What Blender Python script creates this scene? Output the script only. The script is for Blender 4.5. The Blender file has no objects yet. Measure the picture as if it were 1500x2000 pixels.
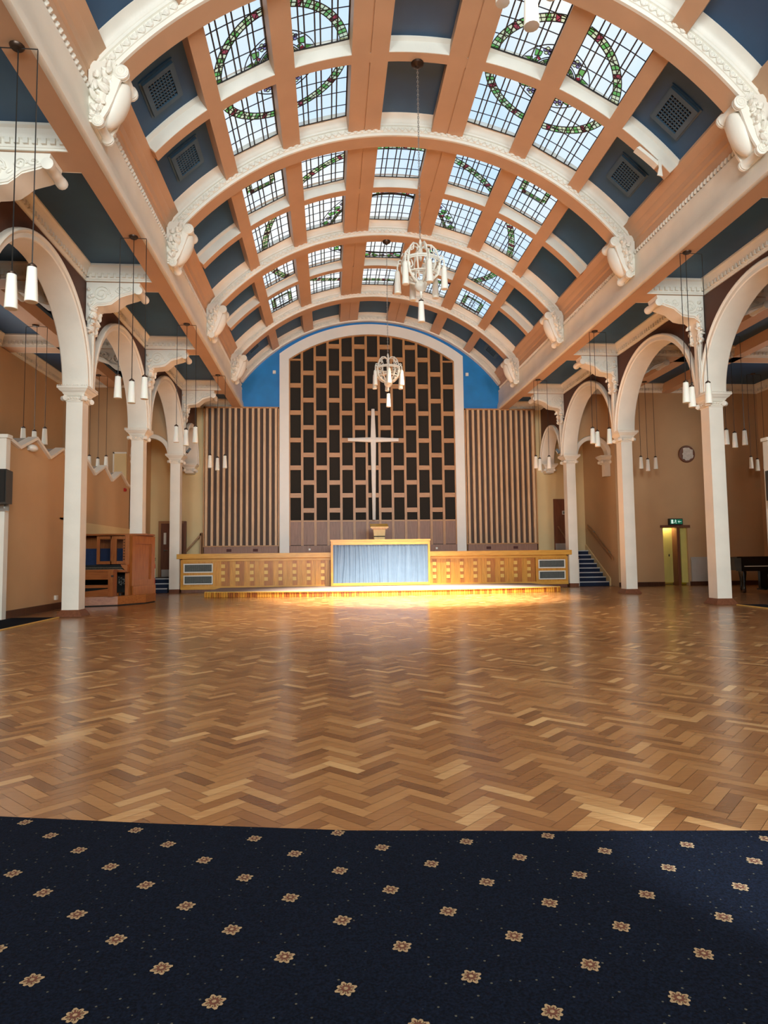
import bpy, bmesh, math, random
from mathutils import Vector, Matrix
random.seed(7)
pi, sin, cos = math.pi, math.sin, math.cos
SC = bpy.context.scene
COL = SC.collection

# ------------------------------------------------------------------ dimensions (metres)
W = 6.75                       # half distance between the column rows
BAY = 4.305
YA = 13.55
YC = [YA - 2*BAY, YA - BAY, YA, YA + BAY, YA + 2*BAY]     # column rows
YW = 24.5                      # face of the end wall
HW = .158                      # half width of a column
ZS = 4.29                      # top of the shafts
ZB = 4.57                      # top of the capitals
ZC = 4.0                       # centre of the barrel vault
RP, RB, RR = 6.40, 6.15, 6.05  # radii: panels, coffer bars, rib soffits
FR = [13.22 + BAY*(k-2) for k in range(5)]
ZSOF, ZPAN = 6.74, 7.05        # beam soffits, blue aisle ceilings

# ------------------------------------------------------------------ materials
def new_mat(name):
    m = bpy.data.materials.new(name); m.use_nodes = True
    nt = m.node_tree
    return m, nt, nt.nodes['Principled BSDF']
def paint(name, col, rough=.55, noise=.06, scale=3.0, bump=0.0, bscale=40, metal=0.0):
    m, nt, b = new_mat(name)
    N, L = nt.nodes, nt.links
    b.inputs['Roughness'].default_value = rough
    b.inputs['Metallic'].default_value = metal
    tc = N.new('ShaderNodeTexCoord')
    nz = N.new('ShaderNodeTexNoise'); nz.inputs['Scale'].default_value = scale; nz.inputs['Detail'].default_value = 5
    L.new(tc.outputs['Object'], nz.inputs['Vector'])
    mp = N.new('ShaderNodeMapRange'); mp.inputs['From Min'].default_value = .3; mp.inputs['From Max'].default_value = .7
    mp.inputs['To Min'].default_value = 1-noise; mp.inputs['To Max'].default_value = 1+noise
    L.new(nz.outputs['Fac'], mp.inputs['Value'])
    mx = N.new('ShaderNodeVectorMath'); mx.operation = 'SCALE'; mx.inputs[0].default_value = col
    L.new(mp.outputs['Result'], mx.inputs['Scale']); L.new(mx.outputs['Vector'], b.inputs['Base Color'])
    if bump:
        n2 = N.new('ShaderNodeTexNoise'); n2.inputs['Scale'].default_value = bscale
        L.new(tc.outputs['Object'], n2.inputs['Vector'])
        bp = N.new('ShaderNodeBump'); bp.inputs['Strength'].default_value = bump; bp.inputs['Distance'].default_value = .01
        L.new(n2.outputs['Fac'], bp.inputs['Height']); L.new(bp.outputs['Normal'], b.inputs['Normal'])
    return m
def wood(name, c1, c2, rough=.4, scale=(14, 14, 1.2), spec=.5):
    m, nt, b = new_mat(name); N, L = nt.nodes, nt.links
    b.inputs['Roughness'].default_value = rough; b.inputs['Specular IOR Level'].default_value = spec
    tc = N.new('ShaderNodeTexCoord'); mp = N.new('ShaderNodeMapping'); mp.inputs['Scale'].default_value = scale
    L.new(tc.outputs['Object'], mp.inputs['Vector'])
    nz = N.new('ShaderNodeTexNoise'); nz.inputs['Scale'].default_value = 2.2; nz.inputs['Detail'].default_value = 6; nz.inputs['Distortion'].default_value = .6
    L.new(mp.outputs['Vector'], nz.inputs['Vector'])
    cr = N.new('ShaderNodeValToRGB'); cr.color_ramp.elements[0].position = .3; cr.color_ramp.elements[1].position = .72
    cr.color_ramp.elements[0].color = (*c1, 1); cr.color_ramp.elements[1].color = (*c2, 1)
    L.new(nz.outputs['Fac'], cr.inputs['Fac']); L.new(cr.outputs['Color'], b.inputs['Base Color'])
    return m
def emit(name, col, s):
    m, nt, b = new_mat(name)
    b.inputs['Base Color'].default_value = (*col, 1)
    b.inputs['Emission Color'].default_value = (*col, 1); b.inputs['Emission Strength'].default_value = s
    return m

CREAM = paint('cream_plaster_paint', (.81, .775, .69), .5, .05, 2.0, .12, 30)
PEACH = paint('peach_plaster_paint', (.56, .355, .225), .55, .05, 1.5, .1, 25)
BUFF = paint('buff_wall_paint', (.54, .35, .185), .6, .07, .7, .1, 25)
BUFF2 = paint('pale_buff_wall_paint', (.70, .54, .28), .6, .06, .7, .1, 25)
BROWN = paint('chocolate_wall_paint', (.085, .03, .016), .6, .1, 1.2)
CBLUE = paint('dusty_blue_ceiling_paint', (.012, .072, .175), .5, .22, .9)
WBLUE = paint('bright_blue_wall_paint', (.006, .21, .58), .5, .12, 2.0)
SKIRT = wood('dark_skirting_wood', (.045, .016, .009), (.09, .034, .018), .35)
PLINTH = wood('plinth_wood', (.13, .042, .02), (.2, .075, .035), .4)
OAK = wood('golden_oak', (.52, .215, .026), (.72, .36, .055), .33)
OAKD = wood('dark_oak_board', (.36, .115, .014), (.54, .21, .030), .35)
OAKL = wood('pale_oak_block', (.70, .42, .085), (.82, .54, .14), .35)
OAKH = wood('oak_lip_board', (.58, .28, .042), (.74, .40, .075), .3, (1.2, 14, 14))
SLAT = wood('slat_timber', (.60, .375, .20), (.76, .50, .29), .45)
SLATB = paint('slat_backing_stain', (.075, .036, .02), .6, .1)
LATT = wood('lattice_timber', (.40, .18, .055), (.54, .27, .10), .4)
LRAIL = wood('lattice_rail_timber', (.40, .18, .055), (.54, .27, .10), .4, (1.2, 14, 14))
LPAN = wood('reddish_veneer', (.25, .12, .075), (.34, .17, .11), .45)
ACOU = paint('acoustic_cloth', (.02, .016, .012), .9, .15, 30)
ORGW = wood('organ_oak', (.25, .068, .013), (.38, .125, .03), .3)
ORGH = wood('organ_oak_level', (.25, .068, .013), (.38, .125, .03), .3, (1.2, 14, 14))
DOORW = wood('door_mahogany', (.12, .036, .014), (.19, .065, .028), .35)
TRIMW = wood('door_frame_oak', (.28, .14, .055), (.38, .2, .08), .4)
WHITE = paint('white_enamel', (.80, .78, .70), .35, .03)
CWHITE = paint('white_cross_paint', (.85, .83, .78), .4, .02)
BLACK = paint('black_plastic', (.012, .012, .012), .4, .1)
PIANO = paint('black_lacquer', (.008, .007, .007), .15, .1)
DARK = paint('dark_recess', (.01, .009, .008), .8, .1)  # near-black for grilles, and for shade painted into recesses and openings
STEEL = paint('brushed_steel', (.45, .45, .43), .35, .05, 8, 0, 40, .8)
BRONZE = paint('dark_bronze', (.05, .028, .018), .35, .1, 8, 0, 40, .6)
GREYM = paint('grey_fan_grille', (.16, .18, .17), .5, .15, 20)
RED = paint('red_enamel', (.5, .02, .015), .35, .05)
TERRA = paint('red_vent_brick', (.14, .025, .015), .6, .1)
IVORY = paint('ivory_key', (.75, .7, .55), .3, .02)
ORGIV = paint('recess_shaded_ivory', (.16, .13, .09), .4, .1)  # key ivory darkened to paint in the shade of the organ recess
NAVY = paint('navy_cloth', (.012, .028, .085), .9, .1, 20)
STEPC = paint('navy_stair_carpet', (.012, .02, .05), .95, .3, 60)
NOSE = paint('pale_stair_nosing', (.55, .56, .58), .4, .05)
YELW = paint('yellow_green_wall', (.62, .55, .16), .6, .05)
GREYW = paint('pale_grey_board', (.42, .40, .37), .6, .05)
LEAD = paint('lead_came', (.012, .014, .02), .6, .1)
VENTB = paint('blue_grille_paint', (.045, .095, .15), .45, .1)
PURP = paint('mauve_platform_carpet', (.25, .2, .2), .95, .15, 40)
PAPER = paint('ragged_white_patch', (.62, .58, .53), .7, .15, 14)
GREEN = emit('exit_sign_green', (.0, .16, .09), .25)
SIGNW = emit('exit_sign_white', (.7, .9, .8), .5)
CURT = paint('blue_satin', (.12, .20, .33), .38, .05, 6)
CURT.node_tree.nodes['Principled BSDF'].inputs['Sheen Weight'].default_value = .3
CARP = None

def opal():
    m, nt, b = new_mat('opal_glass')
    b.inputs['Base Color'].default_value = (.86, .84, .76, 1); b.inputs['Roughness'].default_value = .3
    b.inputs['Subsurface Weight'].default_value = .15
    return m
OPAL = opal()

def glass(name, col, var):
    m = bpy.data.materials.new(name); m.use_nodes = True
    nt = m.node_tree; N, L = nt.nodes, nt.links
    N.clear(); out = N.new('ShaderNodeOutputMaterial')
    at = N.new('ShaderNodeAttribute'); at.attribute_name = 'tone'
    tc = N.new('ShaderNodeTexCoord')
    nz = N.new('ShaderNodeTexNoise'); nz.inputs['Scale'].default_value = 1.3; nz.inputs['Detail'].default_value = 4
    L.new(tc.outputs['Object'], nz.inputs['Vector'])
    ad = N.new('ShaderNodeMath'); ad.operation = 'ADD'; L.new(at.outputs['Fac'], ad.inputs[0]); L.new(nz.outputs['Fac'], ad.inputs[1])
    cr = N.new('ShaderNodeValToRGB'); cr.color_ramp.elements[0].position = .55; cr.color_ramp.elements[1].position = 1.25 if False else 1.0
    cr.color_ramp.elements[0].color = (*col, 1)
    cr.color_ramp.elements[1].color = (*[c*v for c, v in zip(col, var)], 1)
    hf = N.new('ShaderNodeMath'); hf.operation = 'MULTIPLY'; hf.inputs[1].default_value = .7
    L.new(ad.outputs[0], hf.inputs[0]); L.new(hf.outputs[0], cr.inputs['Fac'])
    tr = N.new('ShaderNodeBsdfTransparent'); L.new(cr.outputs['Color'], tr.inputs['Color'])
    gl = N.new('ShaderNodeBsdfDiffuse'); L.new(cr.outputs['Color'], gl.inputs['Color'])
    mx = N.new('ShaderNodeMixShader'); mx.inputs[0].default_value = .06
    L.new(tr.outputs[0], mx.inputs[1]); L.new(gl.outputs[0], mx.inputs[2]); L.new(mx.outputs[0], out.inputs['Surface'])
    return m
GLASS = [glass('clear_leaded_glass', (.74, .80, .86), (1.02, .98, .90)),
         glass('green_glass', (.22, .46, .13), (.8, 1.1, .9)),
         glass('cream_glass', (.82, .80, .50), (1, 1, 1)),
         glass('red_glass', (.42, .07, .09), (1.1, .8, .9)),
         glass('violet_glass', (.33, .25, .42), (1, .9, 1)),
         LEAD]

def floor_mat():
    m, nt, b = new_mat('varnished_herringbone_oak'); N, L = nt.nodes, nt.links
    at = N.new('ShaderNodeAttribute'); at.attribute_name = 'tone'
    tc = N.new('ShaderNodeTexCoord')
    def grain(rot):
        mp = N.new('ShaderNodeMapping'); mp.inputs['Rotation'].default_value = (0, 0, rot); mp.inputs['Scale'].default_value = (6, 90, 1)
        mp.vector_type = 'TEXTURE' if False else 'POINT'
        L.new(tc.outputs['Object'], mp.inputs['Vector'])
        nz = N.new('ShaderNodeTexNoise'); nz.inputs['Scale'].default_value = 1.0; nz.inputs['Detail'].default_value = 4
        L.new(mp.outputs['Vector'], nz.inputs['Vector']); return nz
    g1, g2 = grain(-pi/4), grain(pi/4)
    a2 = N.new('ShaderNodeAttribute'); a2.attribute_name = 'way'
    mg = N.new('ShaderNodeMix'); mg.data_type = 'FLOAT'
    L.new(a2.outputs['Fac'], mg.inputs[0]); L.new(g1.outputs['Fac'], mg.inputs[2]); L.new(g2.outputs['Fac'], mg.inputs[3])
    s = N.new('ShaderNodeMath'); s.operation = 'MULTIPLY_ADD'; s.inputs[1].default_value = .38
    L.new(mg.outputs[0], s.inputs[0]); L.new(at.outputs['Fac'], s.inputs[2])
    big = N.new('ShaderNodeTexNoise'); big.inputs['Scale'].default_value = .35; L.new(tc.outputs['Object'], big.inputs['Vector'])
    s2 = N.new('ShaderNodeMath'); s2.operation = 'MULTIPLY_ADD'; s2.inputs[1].default_value = .25
    L.new(big.outputs['Fac'], s2.inputs[0]); L.new(s.outputs[0], s2.inputs[2])
    cr = N.new('ShaderNodeValToRGB'); e = cr.color_ramp.elements
    e[0].position = .2; e[0].color = (.13, .050, .016, 1); e[1].position = 1.0; e[1].color = (.58, .36, .16, 1)
    x = e.new(.48); x.color = (.235, .098, .031, 1); x = e.new(.75); x.color = (.35, .17, .060, 1)
    sc = N.new('ShaderNodeMath'); sc.operation = 'MULTIPLY'; sc.inputs[1].default_value = .78
    L.new(s2.outputs[0], sc.inputs[0]); L.new(sc.outputs[0], cr.inputs['Fac']); L.new(cr.outputs['Color'], b.inputs['Base Color'])
    rr = N.new('ShaderNodeMapRange'); rr.inputs['To Min'].default_value = .20; rr.inputs['To Max'].default_value = .30
    L.new(big.outputs['Fac'], rr.inputs['Value']); L.new(rr.outputs['Result'], b.inputs['Roughness'])
    b.inputs['Specular IOR Level'].default_value = .6; b.inputs['Coat Weight'].default_value = .16; b.inputs['Coat Roughness'].default_value = .19
    return m
FLOORM = floor_mat()
def carpet_mat():
    m, nt, b = new_mat('navy_carpet_pile'); N, L = nt.nodes, nt.links
    b.inputs['Roughness'].default_value = 1.0; b.inputs['Specular IOR Level'].default_value = .1
    tc = N.new('ShaderNodeTexCoord')
    nz = N.new('ShaderNodeTexNoise'); nz.inputs['Scale'].default_value = 140; nz.inputs['Detail'].default_value = 3; L.new(tc.outputs['Object'], nz.inputs['Vector'])
    cr = N.new('ShaderNodeValToRGB'); cr.color_ramp.elements[0].position = .35; cr.color_ramp.elements[1].position = .7
    cr.color_ramp.elements[0].color = (.0015, .0026, .006, 1); cr.color_ramp.elements[1].color = (.0048, .0085, .020, 1)
    L.new(nz.outputs['Fac'], cr.inputs['Fac'])
    vo = N.new('ShaderNodeTexVoronoi'); vo.inputs['Scale'].default_value = 26; vo.inputs['Randomness'].default_value = .55; L.new(tc.outputs['Object'], vo.inputs['Vector'])
    lt = N.new('ShaderNodeMath'); lt.operation = 'LESS_THAN'; lt.inputs[1].default_value = .085; L.new(vo.outputs['Distance'], lt.inputs[0])
    mx = N.new('ShaderNodeMix'); mx.data_type = 'RGBA'
    mx.inputs[7].default_value = (.07, .066, .052, 1)
    L.new(lt.outputs[0], mx.inputs[0]); L.new(cr.outputs['Color'], mx.inputs[6]); L.new(mx.outputs[2], b.inputs['Base Color'])
    bp = N.new('ShaderNodeBump'); bp.inputs['Strength'].default_value = .6; bp.inputs['Distance'].default_value = .004
    L.new(nz.outputs['Fac'], bp.inputs['Height']); L.new(bp.outputs['Normal'], b.inputs['Normal'])
    return m
CARPET = carpet_mat()
PETAL = paint('gold_carpet_yarn', (.30, .20, .105), 1, .3, 160)
HEARTM = paint('brown_carpet_yarn', (.10, .03, .015), 1, .25, 160)
LEAFY = paint('olive_carpet_yarn', (.05, .05, .03), 1, .25, 160)

# ------------------------------------------------------------------ mesh builder
class MB:
    def __init__(s): s.v = []; s.f = []; s.m = []; s.t = []; s.w = []
    def poly(s, pts, mi=0, tone=0.0, way=0.0):
        b = len(s.v); s.v += [tuple(p) for p in pts]; s.f.append(tuple(range(b, b+len(pts)))); s.m.append(mi); s.t.append(tone); s.w.append(way)
    def faces(s, verts, faces, mi=0, tone=0.0):
        b = len(s.v); s.v += [tuple(p) for p in verts]
        for f in faces: s.f.append(tuple(b+i for i in f)); s.m.append(mi); s.t.append(tone); s.w.append(0.0)
    def box(s, x0, x1, y0, y1, z0, z1, mi=0):
        v = [(x, y, z) for z in (z0, z1) for y in (y0, y1) for x in (x0, x1)]
        s.faces(v, [(0, 2, 3, 1), (4, 5, 7, 6), (0, 1, 5, 4), (2, 6, 7, 3), (0, 4, 6, 2), (1, 3, 7, 5)], mi)
    def prism(s, poly, vec, mi=0):
        n = len(poly); a = [Vector(p) for p in poly]; b = [p+Vector(vec) for p in a]
        s.faces(a+b, [tuple(range(n-1, -1, -1)), tuple(range(n, 2*n))] + [(i, (i+1) % n, n+(i+1) % n, n+i) for i in range(n)], mi)
    def loft(s, secs, mi=0, closed=True, cap=True):
        n = len(secs[0]); v = [p for c in secs for p in c]; f = []
        for k in range(len(secs)-1):
            for i in range(n if closed else n-1):
                j = (i+1) % n; f.append((k*n+i, k*n+j, (k+1)*n+j, (k+1)*n+i))
        if closed and cap:
            f.append(tuple(range(n-1, -1, -1))); b = (len(secs)-1)*n; f.append(tuple(range(b, b+n)))
        s.faces(v, f, mi)
    def tube(s, pts, r, n=6, mi=0, closed=False):
        P = [Vector(p) for p in pts]; secs = []; up = None
        for i, p in enumerate(P):
            if closed: d = P[(i+1) % len(P)]-P[i-1]
            else: d = P[min(i+1, len(P)-1)]-P[max(i-1, 0)]
            d.normalize()
            if up is None: up = Vector((0, 0, 1)) if abs(d.z) < .9 else Vector((1, 0, 0))
            a = d.cross(up).normalized(); up = a.cross(d).normalized()
            rr = r[i] if isinstance(r, (list, tuple)) else r
            secs.append([p+a*rr*cos(2*pi*k/n)+up*rr*sin(2*pi*k/n) for k in range(n)])
        if closed: secs.append(secs[0])
        s.loft(secs, mi, True, not closed)
    def lathe(s, prof, c=(0, 0, 0), n=12, mi=0):
        s.loft([[(c[0]+r*cos(2*pi*k/n), c[1]+r*sin(2*pi*k/n), c[2]+z) for k in range(n)] for r, z in prof], mi)
    def ell(s, c, r, n=8, m=5, mi=0, M=None):
        c = Vector(c); secs = []
        for j in range(m+1):
            a = -pi/2+pi*j/m; a = max(-pi/2+.05, min(pi/2-.05, a)); ring = []
            for k in range(n):
                p = Vector((r[0]*cos(a)*cos(2*pi*k/n), r[1]*cos(a)*sin(2*pi*k/n), r[2]*sin(a)))
                ring.append(c+(M @ p if M else p))
            secs.append(ring)
        s.loft(secs, mi)
    def arc(s, prof, t0, t1, n, mi=0, zc=ZC, cap=True):      # profile (r, y) swept over the vault angle
        secs = []
        for k in range(n+1):
            t = t0+(t1-t0)*k/n
            secs.append([(r*sin(t), y, zc+r*cos(t)) for r, y in prof])
        s.loft(secs, mi, True, cap)
    def vbox(s, t0, t1, y0, y1, r0, r1, mi=0, n=6):
        s.arc([(r0, y0), (r0, y1), (r1, y1), (r1, y0)], t0, t1, n, mi)
    def build(s, name, mats, parent=None, org=None, smooth=True, recalc=True, ang=38):
        if not isinstance(mats, (list, tuple)): mats = [mats]
        if parent is not None and org is None: org = ORG.get(parent.name, (0, 0, 0))
        org = org or (0, 0, 0)
        me = bpy.data.meshes.new(name)
        me.from_pydata([(x-org[0], y-org[1], z-org[2]) for x, y, z in s.v], [], s.f)
        for m in mats: me.materials.append(m)
        me.polygons.foreach_set('material_index', s.m)
        if any(s.t):
            a = me.attributes.new('tone', 'FLOAT', 'FACE'); a.data.foreach_set('value', s.t)
        if any(s.w):
            a = me.attributes.new('way', 'FLOAT', 'FACE'); a.data.foreach_set('value', s.w)
        if recalc:
            bm = bmesh.new(); bm.from_mesh(me); bmesh.ops.recalc_face_normals(bm, faces=bm.faces); bm.to_mesh(me); bm.free()
        if smooth:
            me.polygons.foreach_set('use_smooth', [True]*len(me.polygons)); me.set_sharp_from_angle(angle=math.radians(ang))
        o = bpy.data.objects.new(name, me); COL.objects.link(o)
        if parent is not None: o.parent = parent; ORG[o.name] = org
        else: o.location = org
        return o
ORG = {}
def tag(o, label, cat=None, group=None, kind=None):
    o['label'] = label
    if cat: o['category'] = cat
    if group: o['group'] = group
    if kind: o['kind'] = kind
    return o
def thing(name, label, cat, loc=(0, 0, 0), group=None, kind=None):
    o = bpy.data.objects.new(name, None); COL.objects.link(o); o.location = loc; o.empty_display_size = .2
    ORG[o.name] = tuple(loc); return tag(o, label, cat, group, kind)
def struct(o, label, cat=None): return tag(o, label, cat or 'structure', None, 'structure')
def kids(o): return [c for c in COL.objects if c.parent == o]
def dup(root, loc, label, group=None):
    def cp(o, par):
        c = o.copy(); COL.objects.link(c)
        if par is not None: c.parent = par
        for ch in kids(o): cp(ch, c)
        return c
    r = cp(root, None); r.location = loc; r['label'] = label
    if group: r['group'] = group
    ORG[r.name] = tuple(loc); return r
def side(sx): return 'left' if sx < 0 else 'right'
R_ = math.radians

# ================================================================== SETTING: floor
def herringbone():
    mb = MB(); w, n = .0655, 4; L = w*n; c = cos(pi/4)
    x0, x1, y0, y1 = -8.9, 13.45, 2.2, 22.1
    def emit_block(u0, v0, du, dv, way):
        uc, vc = u0+du/2, v0+dv/2
        x = (uc-vc)*c*w; y = (uc+vc)*c*w+10
        if not (x0-.3 < x < x1 and y0-.3 < y < y1): return
        if y < 13.15 and abs(x) > 7.1: return
        if y < 2.55 and x > .2 and False: return
        g = .012
        q = [(u0+g, v0+g), (u0+du-g, v0+g), (u0+du-g, v0+dv-g), (u0+g, v0+dv-g)]
        mb.poly([((a-b)*c*w, (a+b)*c*w+10, 0.0) for a, b in q], 0, min(1, max(.02, random.gauss(.42, .22))), way)
    K = 260
    for m in range(-40, 41):
        for k in range(-K, K):
            u, v = k+m*n, k-m*n
            emit_block(u, v, n, 1, 0.0); emit_block(u, v+1, 1, n, 1.0)
    return mb
fl = herringbone().build('floor', [FLOORM], smooth=False, recalc=False)
struct(fl, 'varnished oak herringbone block floor filling the hall', 'floor')
mb = MB(); mb.box(-13.6, 13.6, -5.2, 24.6, -.25, -.004)
o = mb.build('floor_bed', SKIRT, smooth=False); struct(o, 'dark bed beneath the floor blocks', 'floor')

# carpet with woven flowers
def carpet(name, outline, label, flowers=True, z=.012):
    mb = MB(); mb.prism([(x, y, 0.001) for x, y in outline], (0, 0, z-.001), 0)
    if flowers:
        a, b, o0 = (.1618, -.1475), (.159, .163), (-2.922, 2.892)
        for i in range(-40, 40):
            for j in range(-40, 40):
                x = o0[0]+i*a[0]+j*b[0]; y = o0[1]+i*a[1]+j*b[1]
                yl = edge_y(x)-.03
                if not (-3.6 < x < 2.6 and .9 < y < yl): continue
                rot = .3+random.uniform(-.08, .08)
                for k in range(8):
                    t = rot+k*pi/4; d = Vector((cos(t), sin(t))); p = Vector((-d.y, d.x)); L = .029 if k % 2 == 0 else .025
                    pts = [d*.010+p*.004, d*L*.62+p*.0085, d*L+p*.003, d*L-p*.003, d*L*.62-p*.0085, d*.010-p*.004]
                    mb.poly([(x+q.x, y+q.y, z+.0012) for q in reversed(pts)], 1)
                    q1 = [d*.012+p*.002, d*L*.7+p*.0025, d*L*.7-p*.0025, d*.012-p*.002]
                    mb.poly([(x+q.x, y+q.y, z+.0018) for q in reversed(q1)], 2)
                mb.poly([(x+.0125*cos(2*pi*k/9), y+.0125*sin(2*pi*k/9), z+.0022) for k in range(9)], 2)
                mb.poly([(x+.006*cos(2*pi*k/6), y+.006*sin(2*pi*k/6), z+.0027) for k in range(6)], 1)
    o = mb.build(name, [CARPET, PETAL, HEARTM], smooth=False, recalc=False)
    return tag(o, label, 'carpet')
EDGE = [(-8.1, 4.0), (-4.2, 3.2), (-3.06, 2.974), (-2.386, 2.824), (-1.595, 2.666), (-.758, 2.567), (.028, 2.484), (2.0, 2.33), (6.93, 1.95), (8.1, 1.9)]
def edge_y(x):
    for (xa, ya), (xb, yb) in zip(EDGE, EDGE[1:]):
        if xa <= x <= xb: return ya+(yb-ya)*(x-xa)/(xb-xa)
    return 2.0
fe = [p for p in EDGE if -6.85 < p[0] < 6.85]
carpet('carpet', [(-6.86, -4.9), (6.86, -4.9), (6.86, edge_y(6.86))]+fe[::-1]+[(-6.86, edge_y(-6.86))], 'navy blue carpet with gold flower motifs in front of the parquet')
carpet('aisle_carpet', [(-8.1, -4.9), (-6.905, -4.9), (-6.905, 13.2), (-7.75, 13.2), (-7.75, 12.8), (-8.1, 12.8)], 'strip of blue carpet in the aisle at the foot of the zigzag-topped partition', False)
carpet('aisle_carpet', [(6.905, -4.9), (8.1, -4.9), (8.1, 12.8), (7.45, 12.8), (7.45, 13.2), (6.905, 13.2)], 'strip of blue carpet in the aisle in front of the grand piano', False)
for sx, nm in ((-1, 'zigzag-topped partition'), (1, 'grand piano')):
    mb = MB(); mb.box(*sorted((sx*6.868, sx*6.902)), 4.0, 13.19, .002, .017)
    tag(mb.build('carpet_edging_strip', OAKL), 'thin pale edging strip of the aisle carpet by the '+nm, 'edging strip')

# ================================================================== barrel vault
TB = [(37.4, 34.7), (24.7, 21.2), (11.4, 5.1)]
SPANS = {'outer': (37.4, 48.5), 'L1': (24.7, 34.7), 'L2': (11.4, 21.2)}
vault = thing('ceiling', 'coffered barrel vault with peach ribs, blue panels and skylights', 'ceiling', (0, 0, 0), None, 'structure')
BY = []                        # bay extents
for k in range(4): BY.append((FR[k]+.40, FR[k]+BAY-.23))
BY.append((FR[4]+.40, 24.2))
for k in range(5):
    ya, yb = BY[k]
    y0, y1 = ya-.05, yb+.25
    for s in (-1, 1):
        for i, (a, b) in enumerate(TB):
            mb = MB()
            if i == 2:                                       # twin bar with a groove
                m_ = (a+b)/2
                mb.vbox(R_(s*a), R_(s*(m_+.12)), y0, y1, RB, RP+.1, 0, 3); mb.vbox(R_(s*(m_-.12)), R_(s*b), y0, y1, RB, RP+.1, 0, 3)
                mb.vbox(R_(s*(m_+.12)), R_(s*(m_-.12)), y0, y1, RB+.02, RP+.1, 0, 1)
            else: mb.vbox(R_(s*a), R_(s*b), y0, y1, RB, RP+.1, 0, 3)
            mb.build('coffer_bar', PEACH, vault)
        mb = MB(); mb.vbox(R_(s*48.5), R_(s*50.0), y0, y1, RB+.12, RP+.1, 0, 3); mb.build('edge_bar', PEACH, vault)
    rows = [(ya, yb)]
    if k < 4:
        ym = FR[k]+2.14
        mb = MB(); mb.vbox(R_(-48.6), R_(48.6), ym, ym+.22, RB+.003, RP+.1, 0, 60); mb.build('cross_bar', PEACH, vault)
        for i, (a, b) in enumerate([(-48.5, -37.4), (-34.7, -24.7), (-21.2, -11.4), (-5.1, 5.1), (11.4, 21.2), (24.7, 34.7), (37.4, 48.5)]):
            mb = MB(); mb.arc([(RB+.002, ym-.012), (RB+.002, ym+.004), (RP+.02, ym+.004), (RP+.02, ym-.09), (RP-.02, ym-.085), (RP-.06, ym-.03)], R_(a), R_(b), 8)
            mb.build('sill', CREAM, vault)
        rows = [(ya, ym-.08), (ym+.22, yb)]
    for r0, r1 in rows:
        for s in (-1, 1):
            mb = MB(); mb.vbox(R_(s*37.0), R_(s*48.9), r0-.02, r1+.05, RP, RP+.06, 0, 8); mb.build('coffer_panel', CBLUE, vault)
        if k in (0, 1, 4):
            mb = MB(); mb.vbox(R_(-5.6), R_(5.6), r0-.02, r1+.05, RP, RP+.06, 0, 8); mb.build('coffer_panel', CBLUE, vault)
        if k == 4:
            for a, b in ((11, 21.6), (24.3, 35)):
                for s in (-1, 1):
                    mb = MB(); mb.vbox(R_(s*a), R_(s*b), r0-.02, r1+.05, RP, RP+.06, 0, 8); mb.build('coffer_panel', CBLUE, vault)

RIBP = [(RR, .40), (RR, 0), (RR+.025, -.012), (RR+.05, -.012), (RR+.055, -.03), (RR+.17, -.035), (RR+.18, -.065), (RR+.215, -.07), (RR+.225, -.085),
        (RR+.26, -.10), (RR+.30, -.14), (RR+.33, -.20), (RR+.345, -.23), (RR+.42, -.235), (RR+.42, .40)]
def egg_dart(mb, y, r, t0, t1, n):
    for k in range(n):
        t = t0+(t1-t0)*(k+.5)/n; st, ct = sin(t), cos(t)
        c = (r*st, y, ZC+r*ct); M = Matrix(((ct, 0, st), (0, 1, 0), (-st, 0, ct)))   # columns: tangent, y, radial
        mb.ell(c, (.046, .035, .05), 7, 4, 0, M)
        ring = []
        for j in range(7):
            a = pi+pi*j/6
            ring.append(Vector(c)+M @ Vector((.067*cos(a), -.012, -.068*sin(a)*-1+.0 if False else .068*sin(a)+.045)))
        mb.tube(ring, .011, 4)
for k in range(5):
    rib = thing('trim_%d' % (k+1), 'cream moulded transverse rib of the vault, number %d from the stage wall' % (5-k), 'ceiling rib', (0, FR[k], 0), None, 'structure')
    mb = MB(); mb.arc([(RR+.001, FR[k]+.399), (RR+.001, FR[k]+.04), (RR+.3, FR[k]+.04), (RR+.3, FR[k]+.399)], R_(-53), R_(53), 72)
    mb.build('soffit', PEACH, rib)
    mb = MB(); mb.arc([(r, FR[k]+min(y, .05)) for r, y in RIBP], R_(-53), R_(53), 80); mb.build('front_moulding', CREAM, rib)
    mb = MB(); egg_dart(mb, FR[k]-.035, RR+.108, R_(-52), R_(52), 78); mb.build('egg_and_dart', CREAM, rib)
# last rib against the end wall
rib = thing('trim_6', 'cream moulded rib where the vault meets the stage wall', 'ceiling rib', (0, YW, 0), None, 'structure')
mb = MB(); mb.arc([(r+.06, 24.3+y) for r, y in RIBP[1:-1]]+[(RR+.48, 24.5), (RR+.06, 24.5)], R_(-53), R_(53), 72); mb.build('front_moulding', CREAM, rib)
mb = MB(); egg_dart(mb, 24.265, RR+.165, R_(-52), R_(52), 78); mb.build('egg_and_dart', CREAM, rib)

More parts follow.
